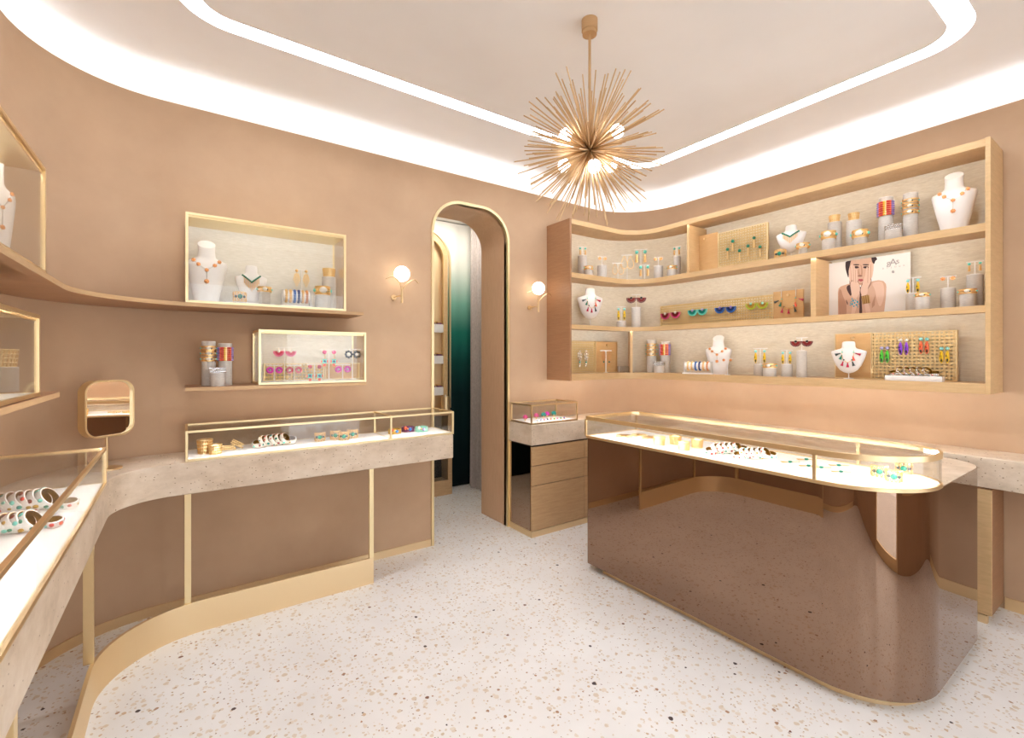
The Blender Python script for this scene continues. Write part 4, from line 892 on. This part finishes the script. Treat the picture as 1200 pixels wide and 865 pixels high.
# ------------------------------------------------------------------ middle row
z = SM
s = bust(Spot(691.5, z, 0.15), 31, 338, 374, ROUND, 'with a tassel necklace by the side panel, middle shelf'); necklace_tassel(s, 'red and black tassel necklace on the bust on the middle shelf')
def feather_stand(s, ybar, wpx, where, Lpx, col='yellow'):
    tstand(s, ybar, wpx, where); pair(s, 'feather', Lpx, f'{col} feather earring hanging from the T-bar {where}', (col, 'aqua'))
s = on_top(riser(728, 10.5, 376.5, z, 0.20, 'under yellow feather earrings in the corner, middle shelf')); feather_stand(s, 359.5, 11, 'in the corner of the middle shelf', 16)
s = on_top(riser(745.5, 11, 360.5, z, 0.16, 'under dark red fan earrings, middle shelf')); tstand(s, 345.5, 12, 'with dark red fans on the middle shelf'); pair(s, 'fan', 11, 'dark red fan earring on the T-bar on the middle shelf', ('garnet', 'maroon', 'black'), 0.95)
b1 = Board(774, 906.5, z, row_h(840, 352, z, 0.12), 0.12, 'cane', 'long low woven cane board with four pairs of fan earrings', frame=0.005)
for px, py, col, nm in ((780, 363.5, ('pink', 'maroon', 'pearl'), 'pink'), (792, 362, ('pink', 'maroon', 'pearl'), 'pink'), (812, 359.5, ('turquoise', 'teal', 'lavender'), 'teal'), (823.5, 358.5, ('turquoise', 'teal', 'lavender'), 'teal'), (844, 356.5, ('blue', 'navy', 'violet'), 'blue'), (857, 355.5, ('blue', 'navy', 'violet'), 'blue'), (880.5, 352, ('lime', 'amber', 'mint'), 'lime green'), (894, 351, ('lime', 'amber', 'mint'), 'lime green')):
    p = b1.pt(px, py); ear('fan', p, b1.rz, 12.5 * depth(p) / F_PX, f'{nm} fringed fan earring on the long cane board', f'pair of {nm} fan earrings on the long cane board', col)
b3 = Board(906.5, 942, z, row_h(924, 340.5, z, 0.12), 0.12, 'oak', 'oak board with a clasp carrying a tassel necklace on the middle shelf', frame=0.003, clasp=True)
p = b3.pt(924, 367); k_ = depth(p) / F_PX
t = Thing('tassel_necklace', 'red and black tassel necklace hanging on the oak board, middle shelf', 'necklace', p, b3.rz, 'tassel necklaces')
tassels(t, lambda x, u: (x * 48 * k_, 0, (u - 0.26) * 38 * k_ + 2 * k_), 34 * k_)
for sg in (-1, 1): t.mb('cord_end', 'pearl').cyl((sg * 8 * k_, 0, 19 * k_), (sg * 8 * k_, 0, 29 * k_), 0.4 * k_, n=5)
t.done()
s = on_top(riser(1070, 13.5, 344, z, 0.13, 'under yellow feathers beside the photo print')); feather_stand(s, 325.5, 14.5, 'beside the photo print', 18)
r_ = riser(1081, 13.5, 348.5, z, 0.22, 'holding a gold cuff near the photo print'); cuff('gold', (r_.p.x, r_.p.y, r_.top), r_.rz, 6.8 * r_.m, 5 * r_.m, 'gold stone-set cuff on the low riser near the photo print')
s = on_top(riser(1111, 13.5, 338, z, 0.15, 'under rose gold studs, middle shelf')); stud_stand(s, 324, 14, 'between the photo print and the last riser, middle shelf', 4.6)
s = on_top(riser(1142.5, 14.5, 322, z, 0.12, 'at the end of the middle shelf')); turq_stand(s, 306.5, 15, 'at the end of the middle shelf', 11)
r_ = riser(1134, 14, 344.5, z, 0.21, 'before the tall one ending the middle shelf'); cuff('gold', (r_.p.x, r_.p.y, r_.top), r_.rz, 8 * r_.m, 5.5 * r_.m, 'gold stone-set cuff at the end of the middle shelf')

# ------------------------------------------------------------------ bottom row
z = SB
hb = zpx(at(683, 419, Y=Y1 - 0.12), 399.5) - z
b1 = Board(669, 698, z, hb, 0.12, 'cane', 'small woven cane board with silver earrings by the side panel, bottom shelf', axis='Y', frame=0.004)
for px in (679, 686.5): p = b1.pt(px, 410.5); ear('filigree', p, b1.rz, 19.5 * depth(p) / F_PX, 'silver filigree drop earring on the small cane board', 'pair of silver earrings on the small cane board', ('silver', 0.022, 'turquoise'))
b2 = Board(698, 723, z, hb, 0.12, 'oak', 'brass framed oak board behind a white earring stand, bottom shelf by the cane board', axis='Y', clasp=True)
s = Spot(710, z, 0.19, 0.3); tstand(s, 411, 15, 'in front of the brass framed oak board', 1.5); pair(s, 'filigree', 18, 'fine wire earring with a green bead before the brass framed oak board', ('rose_gold', 0.01, 'emerald'), 0.5)
s = Spot(730, z, 0.13); t = Thing('acrylic_block', 'low clear acrylic block next to the corner divider on the bottom shelf', 'block', s.loc(), s.rz); W = 13 * s.m / 2
t.mb('block', 'clear_acrylic', 0.001).box((-W, -0.03, 0), (W, 0.03, 7 * s.m)); t.mb('edge', 'display_white').box((-W * 0.75, -0.032, 0), (-W * 0.68, -0.030, 7 * s.m)); t.done()
bead_group(763.5, 398.5, 779.5, 400.5, 772.5, 428.5, 11, z, 'on the bottom shelf', (407, 412, 417), 4.3, 416.5, 13)
bracelet_bar(818, 30, 424, z, 0.23, 'in front of the bottom shelf bust')
s = bust(Spot(842, z, 0.13), 29, 396.5, None, TALL, 'with rose gold discs on the bottom shelf'); necklace_disc(s, 'rose gold disc necklace on the tall bust on the bottom shelf')
s = Spot(852.5, z, 0.235); stud_stand(s, 420, 12, 'beside the tall bust on the bottom shelf', 3.4)
s = on_top(riser(891, 13.5, 427, z, 0.13, 'behind the low cuff riser, bottom shelf')); feather_stand(s, 408.5, 15, 'behind the low cuff riser on the bottom shelf', 17)
r_ = riser(902, 14, 431, z, 0.22, 'holding a gold cuff between yellow feathers, bottom shelf'); cuff('gold', (r_.p.x, r_.p.y, r_.top), r_.rz, 7.5 * r_.m, 5 * r_.m, 'gold stone-set cuff between the yellow feather earrings, bottom shelf')
s = on_top(riser(922, 11.5, 427, z, 0.16, 'next to the bottom dark red fans')); feather_stand(s, 410.5, 12, 'next to the tall riser with dark red fans', 16)
s = on_top(riser(939.5, 11, 411, z, 0.16, 'under dark red fans, bottom shelf')); tstand(s, 396, 12, 'with dark red fans on the bottom shelf'); pair(s, 'fan', 11.5, 'dark red fan earring on the T-bar on the bottom shelf', ('garnet', 'maroon', 'black'), 0.95)
b1 = Board(978.5, 1022, z, row_h(1000, 390.5, z, 0.12), 0.12, 'oak', 'brass framed oak board behind a rounded bust on the bottom shelf', clasp=True)
b2 = Board(1022, 1122, z, row_h(1072, 388.5, z, 0.12), 0.12, 'cane', 'large woven cane board with four pairs of feather earrings')
s = bust(Spot(994.5, z, 0.20), 34.5, 400, 437.5, ROUND, 'with a tassel necklace before an oak board, bottom shelf'); necklace_tassel(s, 'red and black tassel necklace on the bust on the bottom shelf')
for xs_, py, col, bead in (((1033.5, 1040), 404.5, 'green', 'lavender'), ((1055.5, 1062.5), 395, 'purple', 'pearl'), ((1079.5, 1086.5), 394, 'orange', 'aqua'), ((1103.5, 1110.5), 405, 'yellow', 'aqua')):
    for px in xs_: p = b2.pt(px, py); ear('feather', p, b2.rz, 21 * depth(p) / F_PX, f'{col} feather earring on the large cane board', f'pair of {col} feather earrings on the large cane board', (col, bead))
s = Spot(1071, z, 0.23, 0.1); t = Thing('display_plinth', 'low white plinth under a row of silver bangles', 'plinth', s.loc(), s.rz); W = 26 * s.m; t.mb('body', 'display_white', 0.001).box((-W, -0.035, 0), (W, 0.035, 0.03)); t.mb('top', 'bust_white').box((-W + .001, -0.034, 0.03), (W - .001, 0.034, 0.032)); t.done()
for k in range(7):
    bangle(s.off((-18 + 6 * k) * s.m, 0.032, 0.0), s.rz, 0.027, 0.014, radians(62) if 0 < k < 6 else radians(20), 'silver bangle with coloured stones in the row on the low white plinth', 'silver bangles on the plinth', 'silver', k + 50, radians(58) if 0 < k < 6 else 0)

# ------------------------------------------------------------------ photo print
d = 0.07; a_ = at(965.5, 419, X=X1 - d); b_ = at(1067, 419, X=X1 - d)
W = (b_ - a_).length; Hh = ST - 0.045 - 0.016 - SM; loc = (a_ + b_) / 2; loc.z = SM
t = Thing('photo_print', 'large photo print of a person with both hands on the face on the middle shelf', 'poster', loc, atan2(b_.y - a_.y, b_.x - a_.x))
t.mb('board', 'print_paper').box((-W / 2, 0, 0), (W / 2, 0.01, Hh))
ink = t.mb('print', None)
layer = [0]
def uv(x, y):
    u = (x - 65) / 1085.0; yt = 150 - 155 * u; yb = 830 - 75 * u; return ((u - 0.5) * W, max(0.0005, min(0.999 * Hh, (yb - y) / (yb - yt) * Hh)))
def shape(mat, pts):
    layer[0] += 1; y = -0.0002 - 0.00006 * layer[0]; ink.use('print_' + mat); q = [uv(*p) for p in pts]
    area = sum(q[i][0] * q[(i + 1) % len(q)][1] - q[(i + 1) % len(q)][0] * q[i][1] for i in range(len(q)))
    if area < 0: q.reverse()
    ink.add([(p[0], y, p[1]) for p in q], [tuple(range(len(q)))])
def smoothp(pts, it=2):
    for _ in range(it):
        o = []
        for i in range(len(pts)):
            p, q = pts[i], pts[(i + 1) % len(pts)]; o += [(p[0] * .75 + q[0] * .25, p[1] * .75 + q[1] * .25), (p[0] * .25 + q[0] * .75, p[1] * .25 + q[1] * .75)]
        pts = o
    return pts
def ell(mat, cx, cy, rx, ry, n=14): shape(mat, [(cx + rx * cos(2 * pi * i / n), cy + ry * sin(2 * pi * i / n)) for i in range(n)])
shape('skin', [(262, 840), (260, 500), (270, 455), (300, 425), (360, 405), (430, 385), (560, 470), (640, 390), (700, 360), (780, 345), (840, 356), (868, 390), (875, 430), (868, 560), (845, 790)])
shape('skin_light', smoothp([(690, 380), (790, 355), (845, 380), (850, 560), (800, 700), (760, 600), (740, 460)]))
shape('skin_mid', smoothp([(268, 480), (300, 450), (330, 560), (380, 640), (372, 840), (290, 860), (266, 700)]))
shape('skin_mid', [(700, 640), (745, 520), (735, 660), (700, 700)])
shape('shade', smoothp([(368, 430), (420, 395), (468, 470), (478, 590), (440, 560), (395, 500)]))
shape('shade', [(372, 590), (395, 640), (388, 660), (370, 610)])
shape('skin', smoothp([(430, 40), (700, 10), (722, 110), (715, 290), (640, 400), (560, 415), (480, 390), (412, 330), (402, 160)]))
shape('hair', smoothp([(364, 95), (440, 70), (424, 150), (408, 210), (405, 320), (392, 300), (376, 250), (360, 190)], 1)); shape('hair', smoothp([(690, 40), (742, 36), (770, 84), (742, 100), (728, 150), (700, 110)], 1))
shape('skin_mid', smoothp([(540, 150), (575, 150), (590, 280), (555, 300), (520, 280)])); shape('skin', smoothp([(535, 150), (562, 150), (570, 270), (545, 280)]))
for cx in (505, 625): ell('shade', cx, 182, 34, 15); ell('hair', cx, 150, 42, 8); ell('hair', cx, 186, 15, 10)
ell('skin_dark', 552, 292, 32, 9); shape('lips', smoothp([(520, 345), (545, 328), (560, 333), (575, 328), (602, 345), (562, 368)])); shape('skin_dark', [(522, 346), (602, 344), (562, 350)]); ell('skin_mid', 560, 388, 24, 8)
shape('shade', smoothp([(535, 430), (575, 430), (575, 600), (590, 830), (540, 830), (548, 600)]))
shape('skin', smoothp([(430, 520), (545, 440), (552, 560), (520, 700), (525, 840), (365, 850), (420, 660)])); shape('skin', smoothp([(560, 450), (650, 470), (672, 620), (735, 830), (585, 850), (575, 640)]))
shape('skin_light', smoothp([(470, 600), (520, 560), (505, 720), (450, 830), (430, 800)])); shape('skin_light', smoothp([(600, 600), (650, 600), (700, 790), (640, 820)]))
shape('skin_dark', smoothp([(408, 380), (440, 250), (520, 330), (556, 430), (556, 520), (440, 470)])); shape('skin_dark', smoothp([(558, 440), (600, 330), (690, 300), (700, 380), (655, 450), (600, 560), (556, 520)]))
for pts in ([(402, 260), (412, 190), (428, 180), (440, 340), (430, 400)], [(430, 320), (432, 160), (448, 140), (462, 160), (470, 380)], [(465, 360), (466, 160), (480, 150), (488, 200), (500, 380)], [(495, 390), (488, 220), (498, 196), (514, 220), (525, 400)], [(425, 360), (520, 350), (552, 420), (552, 500), (500, 590), (450, 560), (432, 450)]): shape('skin_light', smoothp(pts))
for pts in ([(640, 380), (668, 140), (684, 110), (696, 130), (690, 360)], [(680, 340), (695, 130), (708, 120), (720, 170), (712, 300)], [(605, 390), (630, 200), (642, 165), (652, 200), (650, 380)], [(575, 420), (600, 330), (630, 260), (640, 300), (640, 400)], [(562, 440), (610, 350), (690, 330), (692, 370), (650, 440), (648, 520), (585, 560), (560, 500)]): shape('skin_light', smoothp(pts))
for x0, y0, x1, y1 in ((432, 180, 441, 360), (466, 170, 470, 370), (492, 215, 500, 380), (655, 190, 650, 380), (690, 140, 685, 340)): shape('skin_mid', [(x0 - 3, y0), (x0 + 3, y0), (x1 + 3, y1), (x1 - 3, y1)])
shape('print_gold', [(568, 548), (655, 528), (684, 632), (586, 648)])
for k in range(4): shape('print_gold_light', [(580 + 26 * k, 548 - 5 * k), (592 + 26 * k, 546 - 5 * k), (602 + 26 * k, 640 - 3 * k), (592 + 26 * k, 642 - 3 * k)])
for x, y, r in ((450, 580, 9), (465, 605, 13), (498, 600, 9), (521, 620, 13), (485, 632, 11), (452, 648, 13), (508, 658, 12), (475, 675, 10), (430, 635, 8), (427, 660, 8), (540, 645, 7), (525, 684, 7), (440, 615, 7)): ell('print_blue', x, y, r, r, 9)
ell('ink', 955, 242, 17, 17, 12)
def letter(txt, x, y, hpx, mat):
    cu = bpy.data.curves.new('lettering', 'FONT'); cu.body = txt; cu.size = hpx / 865 * 80 / 110 * 1.0; cu.align_x = 'CENTER'
    o = bpy.data.objects.new('lettering', cu); COL.objects.link(o); bpy.context.view_layer.update()
    me = bpy.data.meshes.new_from_object(o.evaluated_get(bpy.context.evaluated_depsgraph_get())); bpy.data.objects.remove(o); bpy.data.curves.remove(cu)
    c = uv(x, y); k = Hh / 680.0 * hpx * 1.4 / (hpx / 865 * 80 / 110)
    m = t.mb('lettering', 'print_' + mat); m.add([(c[0] + v.co.x * k, -0.0035, c[1] + v.co.y * k) for v in me.vertices], [tuple(p.vertices) for p in me.polygons]); bpy.data.meshes.remove(me)
letter('g', 903, 160, 62, 'ink'); letter('A', 955, 158, 76, 'ink'); letter('s', 1008, 138, 62, 'ink')
for k, ch_ in enumerate('BIJOUX'): letter(ch_, 838 + 48 * k, 208 - 7.2 * k, 17, 'ink')
t.done()

# ------------------------------------------------------------------ wall cases
z = 1.802 + 0.014
s = bust(Spot(242, z, 0.15, 0.3), 42, 286.5, None, TALL, 'with rose gold discs in the large wall case'); necklace_disc(s, 'rose gold disc necklace on the bust in the large wall case')
q = Spot(293, z, 0.15, 0.3); t = Thing('display_plinth', 'low white plinth under the green necklace bust in the large wall case', 'plinth', q.loc(), q.rz); t.mb('body', 'display_white', 0.001).box((-25 * q.m, -0.06, 0), (25 * q.m, 0.07, 0.014)); t.mb('top', 'bust_white').box((-25 * q.m + .001, -0.059, 0.014), (25 * q.m - .001, 0.069, 0.016)); t.done()
s = Spot(294.5, z + 0.016, 0.13, 0.3); bust(s, 33, 311.5, None, ROUND, 'with a green bead fringe necklace in the large wall case'); necklace_vee(s, 'green bead necklace with gold fringe in the large wall case')
q = Spot(281, z + 0.016, 0.215, 0.3); cuff('flower', q.loc(), q.rz, 6.5 * q.m, 11 * q.m, 'gold filigree cuff with a green stone in the large wall case')
r_ = riser(310, 12, 342.5, z + 0.016, 0.205, 'beside the green necklace bust in the large wall case'); cuff('gold', (r_.p.x, r_.p.y, r_.top), r_.rz, 7.6 * r_.m, 6 * r_.m, 'gold stone-set cuff beside the green necklace bust, large wall case')
s = Spot(353, z, 0.11, 0.3); tstand(s, 316.5, 13, 'with long gold chandelier earrings in the large wall case'); pair(s, 'chandelier', 24, 'long gold fringe chandelier earring in the large wall case', (), 0.78)
bracelet_bar(347.5, 30, 340.5, z, 0.20, 'in the large wall case')
A_ = riser(385.5, 15, 325, z, 0.11, 'behind the low riser in the large wall case'); cuff('cup', (A_.p.x, A_.p.y, A_.top), A_.rz, 6.5 * A_.m, 9.5 * A_.m, 'woven gold cuff on the tall riser in the large wall case')
r_ = riser(378, 16, 346, z, 0.20, 'holding a wide gold cuff in the large wall case'); cuff('gold', (r_.p.x, r_.p.y, r_.top), r_.rz, 8.5 * r_.m, 10 * r_.m, 'wide gold cuff on the low riser in the large wall case')
z = 1.337 + 0.013
hb = zpx(at(345, 419, Y=Y1 - 0.05), 426) - z
Board(309, 380, z, hb, 0.05, 'cane', 'low woven cane board behind earrings in the smaller wall case', axis='Y', frame=0.005); Board(380.5, 421, z, hb, 0.05, 'oak', 'low oak board behind earrings in the smaller wall case', axis='Y', frame=0.005)
def cstand(px, d, ybar, wpx, kind, L, where, lab, cols=(), sp=0.6):
    s = Spot(px, z, d, 0.3); tstand(s, ybar, wpx, where); pair(s, kind, L, lab, cols, sp)
cstand(333.5, 0.12, 407.5, 19.5, 'fan', 11.5, 'with pink fans in the smaller wall case', 'pink fan earring in the smaller wall case', ('pink', 'crimson', 'pearl'), 0.66)
cstand(321.5, 0.22, 428.5, 16, 'ring', 9, 'with magenta rings beside the pink fans in the smaller case', 'magenta ring earring under the pink fans', ('magenta', 'lavender'))
cstand(344.5, 0.22, 428.5, 16, 'ring', 9, 'with red rings in the smaller wall case', 'red ring earring in the smaller wall case', ('crimson', 'pearl'))
cstand(368.5, 0.22, 427, 15, 'dangle', 19, 'with red topped dangles standing low in the smaller case', 'crimson topped multicolour dangle earring on the low stand', ('crimson',), 0.68)
cstand(385.5, 0.12, 410, 19, 'dangle', 19, 'with pink topped dangles standing tall in the smaller case', 'pink topped multicolour dangle earring on the tall stand', ('pink',), 0.55)
cstand(401.5, 0.22, 427.5, 17, 'ring', 9, 'with magenta rings before the oak board in the smaller case', 'magenta ring earring before the low oak board', ('magenta', 'lavender'))
cstand(413, 0.12, 409.5, 19, 'daisy', 10, 'with black daisies in the smaller wall case', 'black daisy earring in the smaller wall case', (), 0.48)
z = 1.335
bead_group(244.5, 400, 264, 402.5, 255, 437, 14, z, 'on the straight lower wall shelf', (411, 417, 423.5), 5.5, 423, 16, 0.15, 0.15, 0.245)
# side wall cases
z = 1.802 + 0.013
s = Spot(-2, z, 0.13, 0.5); s.p = Vector((-0.53, near_wall(-2, 0.13).y, 0)); bust(s, 44, 186, None, TALL, 'in the wall case on the side wall'); necklace_disc(s, 'rose gold disc necklace on the bust in the side wall case')
z = 1.366 + 0.012
s = riser(3, 27, 430, z, 0.13, 'under a gold cuff in the side wall case'); cuff('cup', (s.p.x, s.p.y, s.top), s.rz, 12.5 * s.m, 20 * s.m, 'woven gold cuff on the riser in the side wall case')

# ------------------------------------------------------------------ counter cases
def lay(px, py, z): p = at(px, py, Z=z); return p, depth(p) / F_PX, atan2(-p.x, p.y)
z = CZ0 + 0.011
for px, py, R, h, lab in ((240, 531, 7.2, 15.5, 'tall woven gold cuff at the end of the long counter case'), (252.5, 532, 6.4, 11, 'shorter woven gold cuff beside the tall one in the long counter case')):
    p, k_, rz = lay(px, py, z); cuff('cup', p, rz, R * k_, h * k_, lab, 'woven gold cuffs in the long counter case')
for n_, (px, py, tl, lab) in enumerate(((267.5, 527.5, 0, 'gold chain bracelet lying flat in the long counter case'), (276, 526, -32, 'gold chain bracelet propped on another in the long counter case'))):
    p, k_, rz = lay(px, py, z); t = Thing('chain_bracelet', lab, 'bracelet', p, rz); m = t.mb('chain', 'gold_pale')
    for r_i in range(3):
        for j in range(8): m.ball(((j - 3.5) * 1.6 * k_, 0, (r_i + 0.5) * 2.0 * k_), 0.95 * k_, 7, 5)
    if tl: m.xf(Matrix.Translation((0, 0, 3.5 * k_)) @ Matrix.Rotation(radians(-tl), 4, 'Y'))
    q = t.mb('clasp', 'gold'); q.ball((6.8 * k_, 0, 1.2 * k_ if not tl else 0.5 * k_), 1.1 * k_, 6, 4); t.done()
def pile(pts, R, h, label, group, body, seed, tilt=60, roll=None):
    for k, (px, py) in enumerate(pts):
        p, k_, rz = lay(px, py, z); end = k in (0, len(pts) - 1)
        bangle(p, rz, R * k_, h * k_, radians(18 if end else tilt), label, group, body, seed + k, 0 if end else radians(62))
pile([(303 + 6.2 * k, 524.5 - 0.75 * k) for k in range(7)], 6.2, 4.4, 'white bangle with coloured stones in the row in the long counter case', 'bangles in the long counter case', 'pearl', 100)
for k, (px, py) in enumerate(((375, 516.5), (393, 514.5), (403, 515.5), (413.5, 513))):
    p, k_, rz = lay(px, py, z); lab = 'gold filigree cuff with a green stone standing apart in the long counter case' if k == 0 else 'gold filigree cuff with a green stone, one of three together in the long case'
    cuff('flower', p, rz, 5.4 * k_, 10 * k_, lab, None if k == 0 else 'three filigree cuffs together in the long counter case')
for px, py, c, nm in ((462.5, 508, 'amber', 'amber'), (478, 505.5, 'mauve', 'plum'), (494, 505.5, 'mint', 'mint green')):
    p, k_, rz = lay(px, py, z); cuff('resin:' + c, p, rz, 7.4 * k_, 5.5 * k_, f'{nm} resin bangle with two round stones in the long counter case')
# side counter case: two rows of enamel bangles
for r_i, (xs_, y_, py0) in enumerate((((2, 14, 25, 36, 46, 55), 603, 0), ((-6, 6, 17, 27, 36), 627, 0))):
    for k, px in enumerate(xs_):
        p, k_, rz = lay(px, y_ - 0.12 * (px), z); bangle(p, rz, 11.5 * k_, 8.5 * k_, radians(56), f'white enamel bangle with gold lining in the {"row nearer" if r_i == 0 else "row further from"} the table mirror', f'enamel bangle row {"nearer" if r_i == 0 else "further from"} the mirror', 'white', 200 + 10 * r_i + k, radians(60))
    px, py = ((81, 596), (63, 618))[r_i]; p, k_, rz = lay(px, py, z); bangle(p, rz, 8.0 * k_, 7.5 * k_, radians(14), f'white enamel bangle lying alone at the end of the {"row nearer" if r_i == 0 else "row further from"} the table mirror', None, 'white', 240 + r_i)
# small case over the drawers
for k, (px, py, c) in enumerate(((615.5, 493, 'pink'), (628.5, 491, 'pink'), (637, 490, 'teal'), (641, 489, 'magenta'), (649, 488.5, 'teal'))):
    p, k_, rz = lay(px, py, z); t = Thing('flower_brooch', f'{dict(pink="pink", teal="teal", magenta="magenta")[c]} flower brooch standing in the short case over the drawers', 'brooch', p, rz, f'{c} flower brooches in the short case'); t.mb('stem', 'gold').cyl((0, 0, 0), (0, 0, 3.2 * k_), 0.8 * k_, n=8); m = t.mb('petal_head', c)
    for j in range(7): a = 2 * pi * j / 7; m.ball((1.9 * k_ * cos(a), 0, 4.2 * k_ + 1.6 * k_ * sin(a)), 1.15 * k_, 7, 5, (1, 0.6, 1))
    m.ball((0, -0.5 * k_, 4.2 * k_), 1.3 * k_, 8, 5, (1, 0.7, 1)); t.done()
for k in range(9):
    px, py = 630 + 3.9 * k, 493.8 - 0.38 * k; c = ('sky', 'blue', 'magenta', 'navy', 'orange', 'green', 'pink', 'teal', 'violet')[k]; p, k_, rz = lay(px, py, z)
    nm = dict(sky='pale blue', navy='navy blue').get(c, c); t = Thing('stud_earring', f'tiny {nm} stone stud in the row in the short case over the drawers', 'earring', p, rz, 'stone studs in the short case'); t.mb('setting', 'gold').cyl((0, 0, 0), (0, 0, 0.8 * k_), 1.0 * k_, n=8); t.mb('stone', c).ball((0, 0, 1.3 * k_), 1.0 * k_, 8, 5); t.done()
# island case
z = IZ0 + 0.011
for k, (px, py) in enumerate(((731, 512.5), (749, 511.5), (762, 514.5))):
    p, k_, rz = lay(px, py, z); t = Thing('collar_necklace', 'pale gold fan collar lying flat at the square end of the island case', 'necklace', p, rz, 'gold fan collars in the island case'); m = t.mb('fan', 'gold_pale')
    for j in range(11): a = pi * j / 10; m.cyl((3 * k_ * cos(a), 3 * k_ * sin(a) * 1.4, 0.004), (9 * k_ * cos(a), 9 * k_ * sin(a) * 1.4, 0.006), 0.8 * k_, 1.3 * k_, 6)
    t.mb('rim', 'gold').tube([(3 * k_ * cos(pi * j / 10), 4.2 * k_ * sin(pi * j / 10), 0.006) for j in range(11)], 0.6 * k_, 6); t.done()
for k, (px, py) in enumerate(((772.5, 521.5), (791.5, 520.5), (801.5, 527.5), (817, 524.5))):
    p, k_, rz = lay(px, py, z); cuff('cup', p, rz, 6.4 * k_, 9.5 * k_, 'woven gold cuff in the cluster of four in the island case', 'four woven gold cuffs in the island case')
pile([(833 + 6.2 * k, 532.5 - 0.3 * k) for k in range(7)], 6.0, 4.2, 'white bangle with coloured stones in the island row nearer the woven cuffs', 'island bangle row nearer the cuffs', 'pearl', 300)
pile([(866 + 6.2 * k, 538 - 0.1 * k) for k in range(7)], 6.0, 4.2, 'white bangle with coloured stones in the island row nearer the pendants', 'island bangle row nearer the pendants', 'pearl', 320)
for k, (px, py) in enumerate(((926, 542), (945, 539), (947.5, 546.5), (962.5, 548.5), (983, 546), (985.5, 553.5))):
    p, k_, rz = lay(px, py, z + 0.003); t = Thing('pendant_earring', 'emerald bead earring with a gold tassel lying flat in the island case', 'earring', p, rz, 'emerald tassel earrings lying in the island case')
    d_ = Matrix.Rotation(radians(28), 4, 'Z'); q = t.mb('tassel', 'gold'); 
    for j in range(5): q.cyl((-2 * k_, 0, 0.003), (-10 * k_, (j - 2) * 1.1 * k_, 0.003), 0.45 * k_, n=5)
    q.xf(d_); q = t.mb('bead', 'emerald'); q.ball((0, 0, 0.004), 2.0 * k_, 8, 6, (1.3, 1, 0.6)); q.xf(d_); q = t.mb('pin', 'gold_pale'); q.cyl((2 * k_, 0, 0.003), (11 * k_, 0, 0.003), 0.5 * k_, n=6); q.xf(d_); t.done()
for k, (px, py) in enumerate(((1030.5, 558), (1059, 554.5), (1047.5, 564))):
    p, k_, rz = lay(px, py, z); cuff('flower', p, rz, 7.5 * k_, 13.5 * k_, 'large gold filigree cuff with a green stone at the rounded end of the island', 'three filigree cuffs at the rounded island end')
